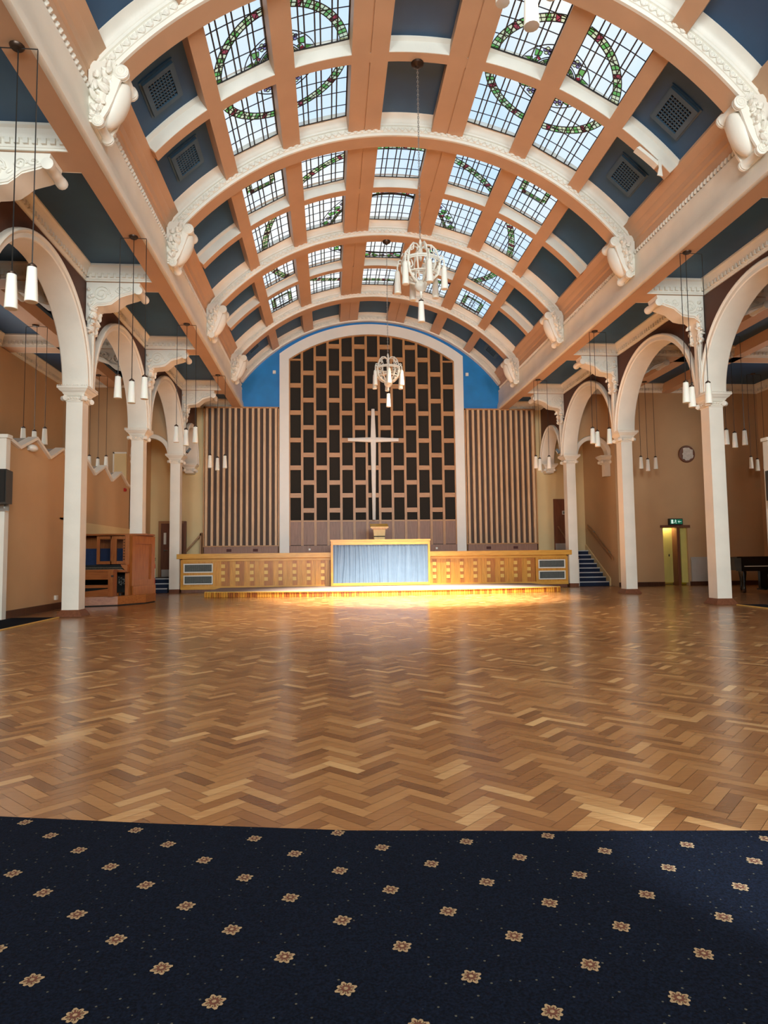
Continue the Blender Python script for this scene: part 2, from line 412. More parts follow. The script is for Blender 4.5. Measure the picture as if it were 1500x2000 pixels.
# ------------------------------------------------------------------ leaded skylights
def V3(s, y, r): return (r*sin(s/RP), y, ZC+r*cos(s/RP))
def clip(a, lo, hi): return max(lo, min(hi, a))
SEQ = [3, 2, 1, 2, 1, 2, 2, 1, 2]
def skylight(n, s0, s1, y0, y1, designs, label):
    g, c, l = MB(), MB(), MB()
    w, h = s1-s0, y1-y0
    xs = [0, .167, .26, .43, .52, .71, .80, 1]; ys = [0, .13, .35, .57, .79, 1]
    for i in range(len(xs)-1):
        for j in range(len(ys)-1):
            g.poly([V3(s0+w*a, y0+h*b, RP) for a, b in ((xs[i], ys[j]), (xs[i+1], ys[j]), (xs[i+1], ys[j+1]), (xs[i], ys[j+1]))], 0, random.uniform(.05, .95))
    def inside(s, y): return s0 < s < s1 and y0 < y < y1
    def line(pa, pb, wd=.007, r=RP-.012):
        (sa, yA_), (sb, yB_) = pa, pb
        if not inside((sa+sb)/2, (yA_+yB_)/2): return
        sa, sb = clip(sa, s0, s1), clip(sb, s0, s1); yA_, yB_ = clip(yA_, y0, y1), clip(yB_, y0, y1)
        d = Vector((sb-sa, yB_-yA_))
        if d.length < 1e-4: return
        p = Vector((-d.y, d.x)).normalized()*wd
        l.loft([[V3(a+q*p.x, b+q*p.y, rr) for q, rr in ((1, r), (-1, r), (-1, r-.012), (1, r-.012))] for a, b in ((sa, yA_), (sb, yB_))], 0)
    for a in xs[1:-1]: line((s0+w*a, y0), (s0+w*a, y1), .0125, RP-.02)
    for b in ys[1:-1]:
        for i in range(len(xs)-1): line((s0+w*xs[i], y0+h*b), (s0+w*xs[i+1], y0+h*b), .006)
    for a in (s0+.012, s1-.012): line((a, y0), (a, y1), .012, RP-.004)
    for b in (y0+.012, y1-.012): line((s0, b), (s1, b), .012, RP-.004)
    def cell(pts, mi):
        cs = sum(p[0] for p in pts)/len(pts); cy = sum(p[1] for p in pts)/len(pts)
        if not inside(cs, cy): return
        q = [(clip(p[0], s0, s1), clip(p[1], y0, y1)) for p in pts]
        c.poly([V3(a, b, RP-.008) for a, b in q], mi, random.uniform(.1, .9))
    def strip(P, wd):                                        # P(t, off): point on the band; chequered strip of glass
        n_ = P.n
        for k in range(n_):
            t0, t1 = k/n_, (k+1)/n_; m = SEQ[k % len(SEQ)]
            for a, b in ((-wd, 0), (0, wd)):
                cell([P.at(t0, a), P.at(t1, a), P.at(t1, b), P.at(t0, b)], m)
            line(P.at(t0, -wd), P.at(t0, wd), .005)
            for a in (-wd, wd): line(P.at(t0, a), P.at(t1, a), .007)
            if m != 3: line(P.at(t0, 0), P.at(t1, 0), .005)
            else: line(P.at(t0, -wd), P.at(t1, wd*.2), .005); line(P.at(t1, wd*.2), P.at(t0, wd), .005)
    class Ring:
        def __init__(s, cs, cy, r): s.c = (cs, cy); s.r = r; s.n = max(20, int(2*pi*r/.085))
        def at(s, t, o): a = 2*pi*t; return (s.c[0]+(s.r+o)*cos(a), s.c[1]+(s.r+o)*sin(a))
    class Seg:
        def __init__(s, a, b): s.a, s.b = Vector(a), Vector(b); s.n = max(3, int((s.b-s.a).length/.085)); d = (s.b-s.a).normalized(); s.p = Vector((-d.y, d.x))
        def at(s, t, o): q = s.a.lerp(s.b, t)+s.p*o; return (q.x, q.y)
    for d in designs:
        if d[0] == 'ring': strip(Ring(*d[1:4]), d[4])
        elif d[0] == 'flower':                               # band of violet and white flowers with green leaves
            _, cs, cy, r, hw, nf = d
            rg = Ring(cs, cy, r); N = rg.n*2
            for k in range(N):
                for a in (-hw, hw): line(rg.at(k/N, a), rg.at((k+1)/N, a), .007)
            for k in range(nf):
                t = k/nf; fx, fy = rg.at(t, 0)
                for q in range(5):
                    a = 2*pi*q/5+t; px, py = fx+.052*cos(a), fy+.052*sin(a)
                    pts = [(px+.036*cos(2*pi*z/7), py+.036*sin(2*pi*z/7)) for z in range(7)]
                    cell(pts, 2 if q % 2 else 4)
                    for z in range(7): line(pts[z], pts[(z+1) % 7], .004)
                cell([(fx+.025*cos(2*pi*z/6), fy+.025*sin(2*pi*z/6)) for z in range(6)], 4)
                for sg in (-1, 1):
                    b0 = rg.at(t+sg*.16/nf, 0); b1 = rg.at(t+sg*.30/nf, hw*.85); b2 = rg.at(t+sg*.46/nf, 0); b3 = rg.at(t+sg*.30/nf, -hw*.5)
                    cell([b0, b1, b2, b3], 1)
                    for u, v in ((b0, b1), (b1, b2), (b2, b3), (b3, b0)): line(u, v, .005)
                    e0, e1 = rg.at(t+sg*.36/nf, -hw), rg.at(t+sg*.49/nf, -hw); e2, e3 = rg.at(t+sg*.49/nf, -hw*.35), rg.at(t+sg*.36/nf, -hw*.4)
                    cell([e0, e1, e2, e3], 3 if sg < 0 else 1)
                    for u, v in ((e0, e3), (e3, e2)): line(u, v, .005)
        elif d[0] == 'seg': strip(Seg(d[1], d[2]), d[3])
        elif d[0] == 'loop':
            rg = Ring(d[1], d[2], d[3]); 
            for k in range(rg.n): line(rg.at(k/rg.n, 0), rg.at((k+1)/rg.n, 0), .006)
    root = g.build('window_%d' % n, GLASS, smooth=False, recalc=False)
    struct(root, label, 'skylight'); ORG[root.name] = (0, 0, 0)
    l.build('leading', LEAD, root, smooth=False)
    if c.f: c.build('coloured_border', GLASS, root, smooth=False, recalc=False)
num = 0
CS = {'far-left': (-34.7, -24.7), 'left': (-21.2, -11.4), 'centre': (-5.1, 5.1), 'right': (11.4, 21.2), 'far-right': (24.7, 34.7)}
for k in range(4):
    ya, yb = BY[k]; ym = FR[k]+2.14
    for ri, (y0, y1) in enumerate(((ya, ym-.08), (ym+.22, yb))):
        for cname, (a, b) in CS.items():
            if cname == 'centre' and k < 2: continue
            num += 1; sg = -1 if a < 0 else 1
            if k < 2:
                cs = sg*R_(23)*RP; cy = FR[k]+2.22
                ds = [('ring', cs, cy, 1.22, .075), ('flower', cs, cy, .56, .13, 6), ('ring', cs, cy, .36, .035)]
            else:
                ds = [('ring', 0, 17.65, 3.57, .085), ('flower', 0, 17.65, 1.80, .14, 16), ('ring', 0, 17.65, 1.62, .03)]
                if cname.startswith('far') and (k, ri) in ((2, 0), (3, 1)):
                    s0, s1 = R_(a)*RP, R_(b)*RP; w_ = s1-s0; hh = y1-y0
                    yn, yf = (y0+.1*hh, y0+.52*hh) if k == 2 else (y1-.1*hh, y1-.52*hh)
                    ds = [('seg', (s0+.24*w_, yn), (s0+.24*w_, yf), .06), ('seg', (s0+.76*w_, yn), (s0+.76*w_, yf), .06),
                          ('seg', (s0+.24*w_, yf), (s0+.76*w_, yf), .05), ('loop', (s0+s1)/2, (yn+yf)/2, .10), ('seg', (s0+.3*w_, yn), (s0+.7*w_, yn), .04)]
            skylight(num, R_(a)*RP, R_(b)*RP, y0, y1, ds,
                     'leaded stained-glass skylight, %s pane of row %d counted from the stage wall' % (cname.replace('-', ' '), (3-k)*2+2-ri))

# ================================================================== nave beams
def beam(sx):
    X = lambda a: sx*a
    t = thing('trim_%d' % (7 if sx < 0 else 8), 'long moulded plaster beam under the %s springing of the vault' % side(sx), 'ceiling beam', (0, 0, 0), None, 'structure')
    y0, y1 = .5, 24.49
    def ext(name, prof, mat):
        mb = MB(); mb.loft([[(X(a), y, z) for a, z in prof] for y in (y0, y1)], 0); mb.build(name, mat, t)
    ext('core', [(5.24, ZSOF), (4.86, ZSOF), (4.93, 7.2), (4.95, 7.55), (4.96, 7.75), (4.83, 8.0), (4.85, 8.4), (5.24, 8.4)], PEACH)
    ext('fascia', [(4.86, ZSOF-.012), (4.84, ZSOF), (4.83, ZSOF+.10), (4.845, ZSOF+.13), (4.85, ZSOF+.20), (4.87, ZSOF+.23), (4.875, ZSOF+.27), (4.895, 7.04), (4.91, 7.42), (4.895, 7.45), (4.90, 7.50), (4.97, 7.52), (4.97, ZSOF+.02), (4.90, ZSOF-.012)], CREAM)
    ext('upper_moulding', [(4.955, 7.62), (4.93, 7.66), (4.935, 7.80), (4.90, 7.83), (4.895, 7.90), (4.84, 7.95), (4.80, 8.02), (4.775, 8.10), (4.77, 8.20), (4.75, 8.21), (4.75, 8.26), (4.86, 8.30), (5.0, 8.2), (5.0, 7.62)], PEACH)
    mb = MB(); y = y0+.05
    while y < 24.3:
        mb.ell((X(4.915), y, 7.56), (.045, .036, .055), 6, 4, 0, Matrix.Rotation(sx*.5, 3, 'X')); y += .1
    mb.build('bead_moulding', CREAM, t)
for sx in (-1, 1): beam(sx)

# scroll consoles at the rib feet
def leaf_run(mb, pts, r, seed=1):
    rnd = random.Random(seed)
    for i, p in enumerate(pts):
        for q in range(3):
            M = Matrix.Rotation(rnd.uniform(0, pi), 3, 'X') @ Matrix.Rotation(rnd.uniform(-.8, .8), 3, 'Y')
            mb.ell((p[0]+rnd.uniform(-.4, .4)*r, p[1]+rnd.uniform(-.5, .5)*r, p[2]+rnd.uniform(-.4, .4)*r), (r*.55, r*rnd.uniform(.35, .6), r*rnd.uniform(.8, 1.15)), 6, 4, 0, M)
def spiral(c, r0, r1, turns, ydir=0, n=26, plane='xz'):
    out = []
    for i in range(n+1):
        a = 2*pi*turns*i/n; r = r0+(r1-r0)*i/n
        out.append((c[0]+r*cos(a), c[1], c[2]+r*sin(a)) if plane == 'xz' else (c[0], c[1]+r*cos(a), c[2]+r*sin(a)))
    return out
def console(sx, yc, label):
    t = thing('scroll_console', label, 'plaster console', (sx*4.85, yc, 7.5), 'cartouche consoles on the nave beams')
    hy = .225
    X = lambda d: sx*(4.86-d)
    # S-shaped body: sections from the bottom volute to the top volute, front face bulging between moulded edges
    S = [(.03, 7.06), (.13, 7.12), (.20, 7.24), (.26, 7.38), (.31, 7.52), (.35, 7.65), (.385, 7.76), (.37, 7.86), (.26, 7.93)]
    mb = MB(); secs = []
    for i, (d, z) in enumerate(S):
        f = i/(len(S)-1); bl = .035*sin(pi*min(1, f*1.15))
        bk = -.06
        secs.append([(X(bk), yc-hy, z+.02), (X(d-.05), yc-hy, z), (X(d), yc-hy+.015, z), (X(d+.005), yc-hy+.05, z), (X(d-.03), yc-hy+.065, z), (X(d-.03), yc+hy-.065, z), (X(d+.005), yc+hy-.05, z), (X(d), yc+hy-.015, z), (X(d-.05), yc+hy, z), (X(bk), yc+hy, z+.02)])
    mb.loft(secs); mb.build('body', CREAM, t)
    mb = MB(); d = Vector((.30, 0, .70)).normalized()
    M = Matrix(((-sx*d.z, 0, -sx*d.x), (0, 1, 0), (-d.x, 0, d.z)))
    mb.ell((X(.25), yc, 7.46), (.15, .19, .36), 18, 12, 0, M); mb.build('oval_boss', CREAM, t)
    for nm, c, r, w in (('top_volute', (.375, 7.80), .105, .245), ('bottom_volute', (.075, 7.09), .085, .24)):
        mb = MB(); n = 16
        mb.loft([[(X(c[0]+r*f*cos(2*pi*k/n)), yc+y, c[1]+r*f*sin(2*pi*k/n)) for k in range(n)] for y, f in ((-w, .8), (-w+.012, 1), (-w+.045, 1), (-w+.055, .9), (-w+.075, .98), (-w+.11, .72), (w-.11, .72), (w-.075, .98), (w-.055, .9), (w-.045, 1), (w-.012, 1), (w, .8))])
        for s in (-1, 1): mb.tube(spiral((X(c[0]), yc+s*w, c[1]), r*.85, r*.15, 2.2*sx), .011, 5)
        mb.build(nm, CREAM, t)
    mb = MB()
    mb.tube([(X(d), yc-hy-.005, z) for d, z in ((.05, 7.14), (.11, 7.3), (.15, 7.5), (.19, 7.7), (.23, 7.85), (.30, 7.92))], [.03, .045, .05, .05, .04, .03], 7)
    leaf_run(mb, [(X(d), yc-hy-.03, z) for d, z in ((.02, 7.16), (.06, 7.25), (.10, 7.34), (.13, 7.43), (.155, 7.52), (.175, 7.61), (.19, 7.70), (.21, 7.79), (.24, 7.86), (.05, 7.4), (.06, 7.55), (.08, 7.7))], .08, 3)
    mb.build('leaf_garland', CREAM, t)
    mb = MB(); mb.tube([(X(d), yc+hy+.005, z) for d, z in ((.02, 7.12), (.06, 7.3), (.12, 7.5), (.2, 7.7))], .04, 6)
    leaf_run(mb, [(X(d), yc+hy+.02, z) for d, z in ((.03, 7.18), (.07, 7.3), (.11, 7.42), (.15, 7.54), (.19, 7.66))], .055, 4); mb.build('rear_garland', CREAM, t)
    return t
WH = ['above the sliced near edge', 'nearest', 'second', 'third', 'fourth']
for sx in (-1, 1):
    for k in (1, 2, 3, 4):
        console(sx, FR[k]+.12, 'white cartouche console on the %s beam, %s from the viewer' % (side(sx), WH[k]))

# ================================================================== columns
def clamp(t, axis, lim, sgn):
    for c in kids(t):
        for v in c.data.vertices:
            q = v.co[axis]+ORG[t.name][axis]
            if sgn*(q-lim) > 0: v.co[axis] = lim-ORG[t.name][axis]
def column(sx, yc, label, respond=False):
    x = sx*W
    t = thing('column', label, 'column', (x, yc, 0), 'square cream columns of the nave arcade', 'thing')
    if not respond:
        mb = MB(); b, h = (.245 if yc < 22 else .165), .13; zb_ = .018 if yc < 10 else .002
        secs = [[(x+q*b*sx_, yc+q*b*sy_, z) for sx_, sy_ in ((-1, -1), (1, -1), (1, 1), (-1, 1))] for q, z in ((1, zb_), (.95, .03), (.70 if yc < 22 else .98, h))]
        mb.loft(secs); mb.build('plinth', PLINTH, t, smooth=False)
        mb = MB()
        mb.loft([[(x+q*sx_, yc+q*sy_, z) for sx_, sy_ in ((-1, -1), (1, -1), (1, 1), (-1, 1))] for q, z in ((HW+.004, .125), (HW, ZS+.02))])
        mb.build('shaft', CREAM, t, smooth=False)
    cap = capital(t, x, yc)
    return t
def capital(t, x, yc, sc=1.0, z0=ZS, faces=((-1, 0), (1, 0), (0, -1), (0, 1))):
    mb = MB(); H = ZB-ZS
    prof = [(HW+.0, -.02), (HW+.015, .0), (HW+.012, .02), (HW+.05, .085), (HW+.035, .10), (HW+.035, .125), (HW+.05, .14), (HW+.06, .165), (HW+.10, .20), (HW+.125, .235), (HW+.14, .24), (HW+.14, H)]
    mb.loft([[(x+r*sc*a, yc+r*sc*b, z0+z) for a, b in ((-1, -1), (1, -1), (1, 1), (-1, 1))] for r, z in prof])
    cap = mb.build('capital', CREAM, t, smooth=False)
    for a in (-1, 1):
        for b in (-1, 1):                                    # corner volutes
            mb = MB(); c = (x+a*(HW+.03)*sc, yc+b*(HW+.03)*sc, z0+.055); u = Vector((a, b, 0)).normalized(); v = Vector((-u.y, u.x, 0)); n = 12
            mb.loft([[Vector(c)+v*w*sc+u*(.055*f*sc*cos(2*pi*k/n))+Vector((0, 0, .055*f*sin(2*pi*k/n))) for k in range(n)] for w, f in ((-.06, .7), (-.05, 1), (-.02, .9), (.02, .9), (.05, 1), (.06, .7))])
            mb.build('volute', CREAM, t)
    for a, b in faces:
        mb = MB(); u = Vector((a, b, 0)); v = Vector((-b, a, 0)); c0 = Vector((x, yc, z0))
        for k in (-2, -1, 0, 1, 2): mb.ell(c0+u*(HW+.035)*sc+v*k*.055*sc+Vector((0, 0, .075-.008*abs(k))), (.026, .026, .026), 6, 4)
        mb.tube([c0+u*(HW+.05)*sc+v*q*.13*sc+Vector((0, 0, .11+.0*q)) for q in (-1, -.5, 0, .5, 1)], .012, 5)
        mb.tube([c0+u*(HW+.02)*sc+v*q*.13*sc+Vector((0, 0, .05-.03*cos(q*pi/2))) for q in (-1, -.5, 0, .5, 1)], .012, 5)
        n = 17 if sc > .85 else 0
        for k in range(n): mb.ell(c0+u*(HW+.14)*sc+v*(k-(n-1)/2)*.034*sc+Vector((0, 0, .295)), (.013, .013, .012), 5, 3)
        mb.build('carving', CREAM, t)
    return cap
CL = {(-1, 1): 'cream column in the left row just outside the near bay', (1, 1): 'cream column in the right row just outside the near bay',
      (-1, 2): 'nearest cream square column on the organ side, in front of the bench', (1, 2): 'nearest cream square column beside the grand piano',
      (-1, 3): 'cream square column rising behind the wooden organ console', (1, 3): 'cream square column left of the lit exit doorway',
      (-1, 4): 'cream square column at the stage corner beside the brown fire door', (1, 4): 'cream square column at the stage corner beside the carpeted stairs'}
for (sx, k), lab in CL.items(): column(sx, YC[k], lab)
# wall responds at the stage wall: capital and short corbel
for sx in (-1, 1):
    x = sx*W
    t = thing('corbel_capital', 'cream corbel capital on the stage wall %s' % ('by the brown wooden handrail' if sx < 0 else 'by the stage door'), 'capital', (x, YW-.1, ZS), 'corbel capitals on the walls')
    capital(t, x, YW-.17, .95, ZS, ((-1, 0), (1, 0), (0, -1)))
    mb = MB(); mb.loft([[(x+q*a, YW-.012+q*b, z) for a, b in ((-1, -2), (1, -2), (1, 0), (-1, 0))] for q, z in ((.11, ZS-.07), (.15, ZS-.05), (.16, ZS-.02))]); mb.build('corbel_mount', CREAM, t); clamp(t, 1, YW-.003, 1)

# ================================================================== arcade arches and spandrel walls
def ring_pts(yc, a, b, n, z0=ZB): return [(yc-a*cos(pi*k/n), z0+b*sin(pi*k/n)) for k in range(n+1)]
def arch_bay(sx, ya, yb, rise, label, num):
    yc = (ya+yb)/2; hs = (yb-ya)/2; a = hs-.20; n = 40
    tr = thing('trim_%d' % num, label, 'arch', (sx*W, yc, ZB), None, 'structure')
    stilt = .0
    xi, xo = sx*(W-.27), sx*(W+.24)
    ai, bi = a, rise-.17; ao, bo = a+.155, rise
    I = ring_pts(yc, ai, bi, n); O = ring_pts(yc, ao, bo, n)
    mb = MB(); secs = []
    for (yi, zi), (yo, zo) in zip(I, O):
        d = Vector((yo-yi, zo-zi)); 
        q = lambda x, f, e=0: (x, yi+d.x*f, zi+d.y*f)
        w = sx
        secs.append([q(xi+w*.02, 0), q(xi, .10), q(xi, .55), q(xi-w*.02, .62), q(xi-w*.035, .78), q(xi-w*.02, .95), q(xi+w*.03, 1.0),
                     q(xo-w*.03, 1.0), q(xo+w*.02, .95), q(xo+w*.035, .78), q(xo+w*.02, .62), q(xo, .55), q(xo, .10), q(xo-w*.02, 0)])
    mb.loft(secs); mb.build('archivolt', CREAM, tr, ang=30)
    # spandrel wall above the arch
    mb = MB(); xs = (sx*(W-.19), sx*(W+.17)); zt = ZPAN+.1
    for x in xs:
        for (y0, z0), (y1, z1) in zip(O, O[1:]): mb.poly([(x, y0, z0), (x, y1, z1), (x, y1, zt), (x, y0, zt)])
        for (y0, y1) in ((ya, O[0][0]), (O[-1][0], yb)): mb.poly([(x, y0, ZB), (x, y1, ZB), (x, y1, zt), (x, y0, zt)])
    o = mb.build('spandrel', BROWN, tr, smooth=False, recalc=False)
n = 10
for sx in (-1, 1):
    bays = [(YC[0], YC[1], 2.03, 'nearest, beyond the frame'), (YC[1], YC[2], 2.03, 'nearest'), (YC[2], YC[3], 2.03, 'second'), (YC[3], YC[4], 2.03, 'third'), (YC[4], YW+.02, 1.33, 'small one at the stage end')]
    for ya, yb, r, w in bays:
        n += 1; arch_bay(sx, ya, yb, r, 'cream round arch of the %s arcade with dark brown spandrels, %s' % (side(sx), w), n)
    # pilaster strips between the arches
    for k in range(1, 5):
        mb = MB(); mb.box(*sorted((sx*(W-.285), sx*(W+.265))), YC[k]-.075, YC[k]+.075, ZB, 6.0)
        mb.box(*sorted((sx*(W-.31), sx*(W-.285))), YC[k]-.045, YC[k]+.045, ZB, 5.9)
        n += 1; struct(mb.build('trim_%d' % n, CREAM, smooth=False), 'cream pilaster strip above the capital of %s column %d' % (side(sx), k), 'pilaster strip')
NT = n+1

# ================================================================== leafy scroll brackets under the aisle cross beams
def bracket(sx, yc, label, out=False):
    t = thing('scroll_bracket', label, 'plaster bracket', (sx*W, yc, 6.3), 'leafy scroll brackets of the aisle ceilings')
    s2 = 1 if out else -1                                     # towards the transept or towards the nave
    x0 = W+s2*.2
    X = lambda d: sx*(x0+s2*d)
    hy = .20
    low = [(0, 5.95), (.05, 6.02), (.12, 6.16), (.22, 6.24), (.36, 6.25), (.50, 6.28), (.60, 6.36), (.68, 6.43), (.80, 6.47), (.90, 6.50), (1.02, 6.55)]
    mb = MB(); mb.prism([(X(d), yc-hy, z) for d, z in low]+[(X(1.06), yc-hy, ZSOF-.004), (X(0), yc-hy, ZSOF-.004)], (0, 2*hy, 0)); mb.build('body', CREAM, t)
    mb = MB(); n_ = 12; c = (1.04, 6.56); r = .085
    mb.loft([[(X(c[0]+r*f*cos(2*pi*k/n_)), yc+y, c[1]+r*f*sin(2*pi*k/n_)) for k in range(n_)] for y, f in ((-.27, .6), (-.26, 1), (-.18, 1), (-.15, .85), (-.05, .9), (.05, .9), (.15, .85), (.18, 1), (.26, 1), (.27, .6))])
    mb.build('scroll_roll', CREAM, t)
    mb = MB()
    for y in (yc-hy-.012, yc+hy+.012):
        mb.tube([(X(d), y, z+.045) for d, z in low[2:]], .024, 5)
        mb.tube(spiral((X(.30), y, 6.50), .17, .03, 2.0*s2*sx), .018, 5)
        mb.tube(spiral((X(.66), y, 6.575), .085, .02, 1.6*s2*sx), .015, 5)
        mb.tube(spiral((X(.84), y, 6.60), .055, .015, 1.4*s2*sx), .012, 5)
        for k in range(9): mb.ell((X(.16+.09*k), y, 6.40+.02*k+(.05 if k % 2 else -.02)), (.05, .014, .025), 6, 4, 0, Matrix.Rotation(.6*(1 if k % 2 else -1), 3, 'Y'))
    mb.build('side_carving', CREAM, t)
    mb = MB(); d0 = .10
    leaf_run(mb, [(X(d0+.02-.09*abs(q-.45)), yc-.16+.0*q, 6.60-q*.84) for q in (0, .1, .2, .3, .4, .5, .6, .7, .8, .9, 1)], .085, 5)
    leaf_run(mb, [(X(d0+.02-.09*abs(q-.45)), yc+.16, 6.52-q*.72) for q in (.1, .25, .4, .55, .7, .85, 1)], .085, 6)
    leaf_run(mb, [(X(.05), yc+y, 5.80-.06*cos(y*8)) for y in (-.12, -.04, .04, .12)], .08, 8)
    mb.ell((X(.08), yc-.12, 5.80), (.06, .05, .07), 8, 5); mb.ell((X(.08), yc+.12, 5.80), (.06, .05, .07), 8, 5)
    mb.build('acanthus_drop', CREAM, t)
    mb = MB(); mb.prism([(X(-.0), yc-.13, 5.82), (X(.09), yc-.13, 5.84), (X(.13), yc-.13, 6.15), (X(.16), yc-.13, 6.5), (X(0.005), yc-.13, 6.6)], (0, .26, 0)); mb.build('drop_backing', CREAM, t)
    return t
BL = {1: 'cut by the picture edge' , 2: 'nearest whole one', 3: 'middle one', 4: 'one closest to the stage'}
for sx in (-1, 1):
    for k in (1, 2, 3, 4):
        if (sx, k) != (1, 1): bracket(sx, YC[k], 'leafy plaster bracket on the nave side of the %s arcade, %s' % (side(sx), BL[k]))
    for k in (2, 3):
        bracket(sx, YC[k], 'leafy plaster bracket on the transept side of the %s arcade, %s' % (side(sx), 'nearer' if k == 2 else 'farther'), True)

# ================================================================== flat aisle ceilings
def cornice(mb, p0, p1, nrm, h=.31, d=.16, dent=True, zt=ZPAN):      # moulding in the angle of panel and beam; nrm points into the panel
    p0, p1, nv = Vector(p0), Vector(p1), Vector(nrm); L = (p1-p0).length; u = (p1-p0).normalized()
    prof = [(0, -h), (.022, -h), (.022, -h+.03), (.035, -h+.035), (.04, -h+.06), (.045, -h+.13), (.07, -h+.15), (.085, -h+.19), (.12, -h+.25), (d, -h+.275), (d, 0), (0, 0)]
    mb.loft([[p+nv*a+Vector((0, 0, zt+z)) for a, z in prof] for p in (p0, p1)], 0)
    if dent:
        n_ = int(L/.115)
        for k in range(n_):
            c = p0+u*(L*(k+.5)/n_)+nv*.055+Vector((0, 0, zt-h+.105)); e = u*.033; f = nv*.03
            v = [c+e*a+f*b+Vector((0, 0, q*.04)) for q in (-1, 1) for b in (-1, 1) for a in (-1, 1)]
            mb.faces(v, [(0, 2, 3, 1), (4, 5, 7, 6), (0, 1, 5, 4), (2, 6, 7, 3), (0, 4, 6, 2), (1, 3, 7, 5)])
def aisle(sx):
    X = lambda a: sx*a
    t = thing('ceiling', 'flat coffered aisle ceiling on the %s side, blue panels between peach beams' % side(sx), 'ceiling', (0, 0, 0), None, 'structure')
    xo = 13.6 if sx > 0 else 10.35
    # panels
    ys = [YC[0]-4.3]+YC+[YW]
    cols = [(5.26, 6.56)]
    for i in range(len(ys)-1):
        y0 = ys[i]+(.22 if i else 0); y1 = ys[i+1]-(.22 if i < len(ys)-2 else 0)
        for a, b in cols+[(6.92, 8.25)]+([(8.25, 8.45), (8.85, 10.0), (10.3, xo)] if 2 < i < 5 or i == 2 else []):
            if b > xo: b = xo
            mb = MB(); mb.box(*sorted((X(a-.1), X(b+.1))), y0-.1, y1+.1, ZPAN, ZPAN+.1); mb.build('blue_panel', CBLUE, t, smooth=False)
    # cross beams at every column, soffit level with the nave beam
    for k in range(5):
        for a, b in ((5.24, 6.58), (6.92, 8.4 if k not in (2, 3, 4) else xo)):
            mb = MB(); mb.box(*sorted((X(a), X(b))), YC[k]-.235, YC[k]+.235, ZSOF, ZPAN+.05); mb.build('cross_beam', PEACH, t, smooth=False)
    for i in range(len(ys)-1):
        y0 = ys[i]+(.235 if i else 0); y1 = ys[i+1]-(.235 if i < len(ys)-2 else 0)
        mb = MB()
        cornice(mb, (X(5.24), y0, 0), (X(6.56), y0, 0), (0, 1, 0)); cornice(mb, (X(5.24), y1, 0), (X(6.56), y1, 0), (0, -1, 0))
        cornice(mb, (X(6.56), y0, 0), (X(6.56), y1, 0), (-sx, 0, 0))
        mb.build('cornice', CREAM, t, smooth=False)
        mb = MB()
        xo2 = 8.2 if not (2 < i < 5) else xo-.1
        cornice(mb, (X(6.92), y0, 0), (X(6.92), y1, 0), (sx, 0, 0)); cornice(mb, (X(6.92), y1, 0), (X(xo2), y1, 0), (0, -1, 0)); cornice(mb, (X(6.92), y0, 0), (X(xo2), y0, 0), (0, 1, 0))
        mb.build('cornice', CREAM, t, smooth=False)
    for a, b in [(8.45, 8.85)]+([(10.0, 10.3)] if sx > 0 else []):
        mb = MB(); mb.box(*sorted((X(a), X(b))), YA-.3, 21.75, ZSOF, ZPAN+.02); mb.build('long_beam', PEACH, t, smooth=False)
    mb = MB(); cornice(mb, (X(8.2), 21.7, 0), (X(xo), 21.7, 0), (0, -1, 0)); cornice(mb, (X(xo-.1), YA-.3, 0), (X(xo-.1), 21.7, 0), (-sx, 0, 0)); mb.build('cornice', CREAM, t, smooth=False)
for sx in (-1, 1): aisle(sx)

# ================================================================== walls
def wall(name, label, boxes, mat):
    mb = MB()
    for b in boxes: mb.box(*b)
    return struct(mb.build(name, mat, smooth=False), label, 'wall')
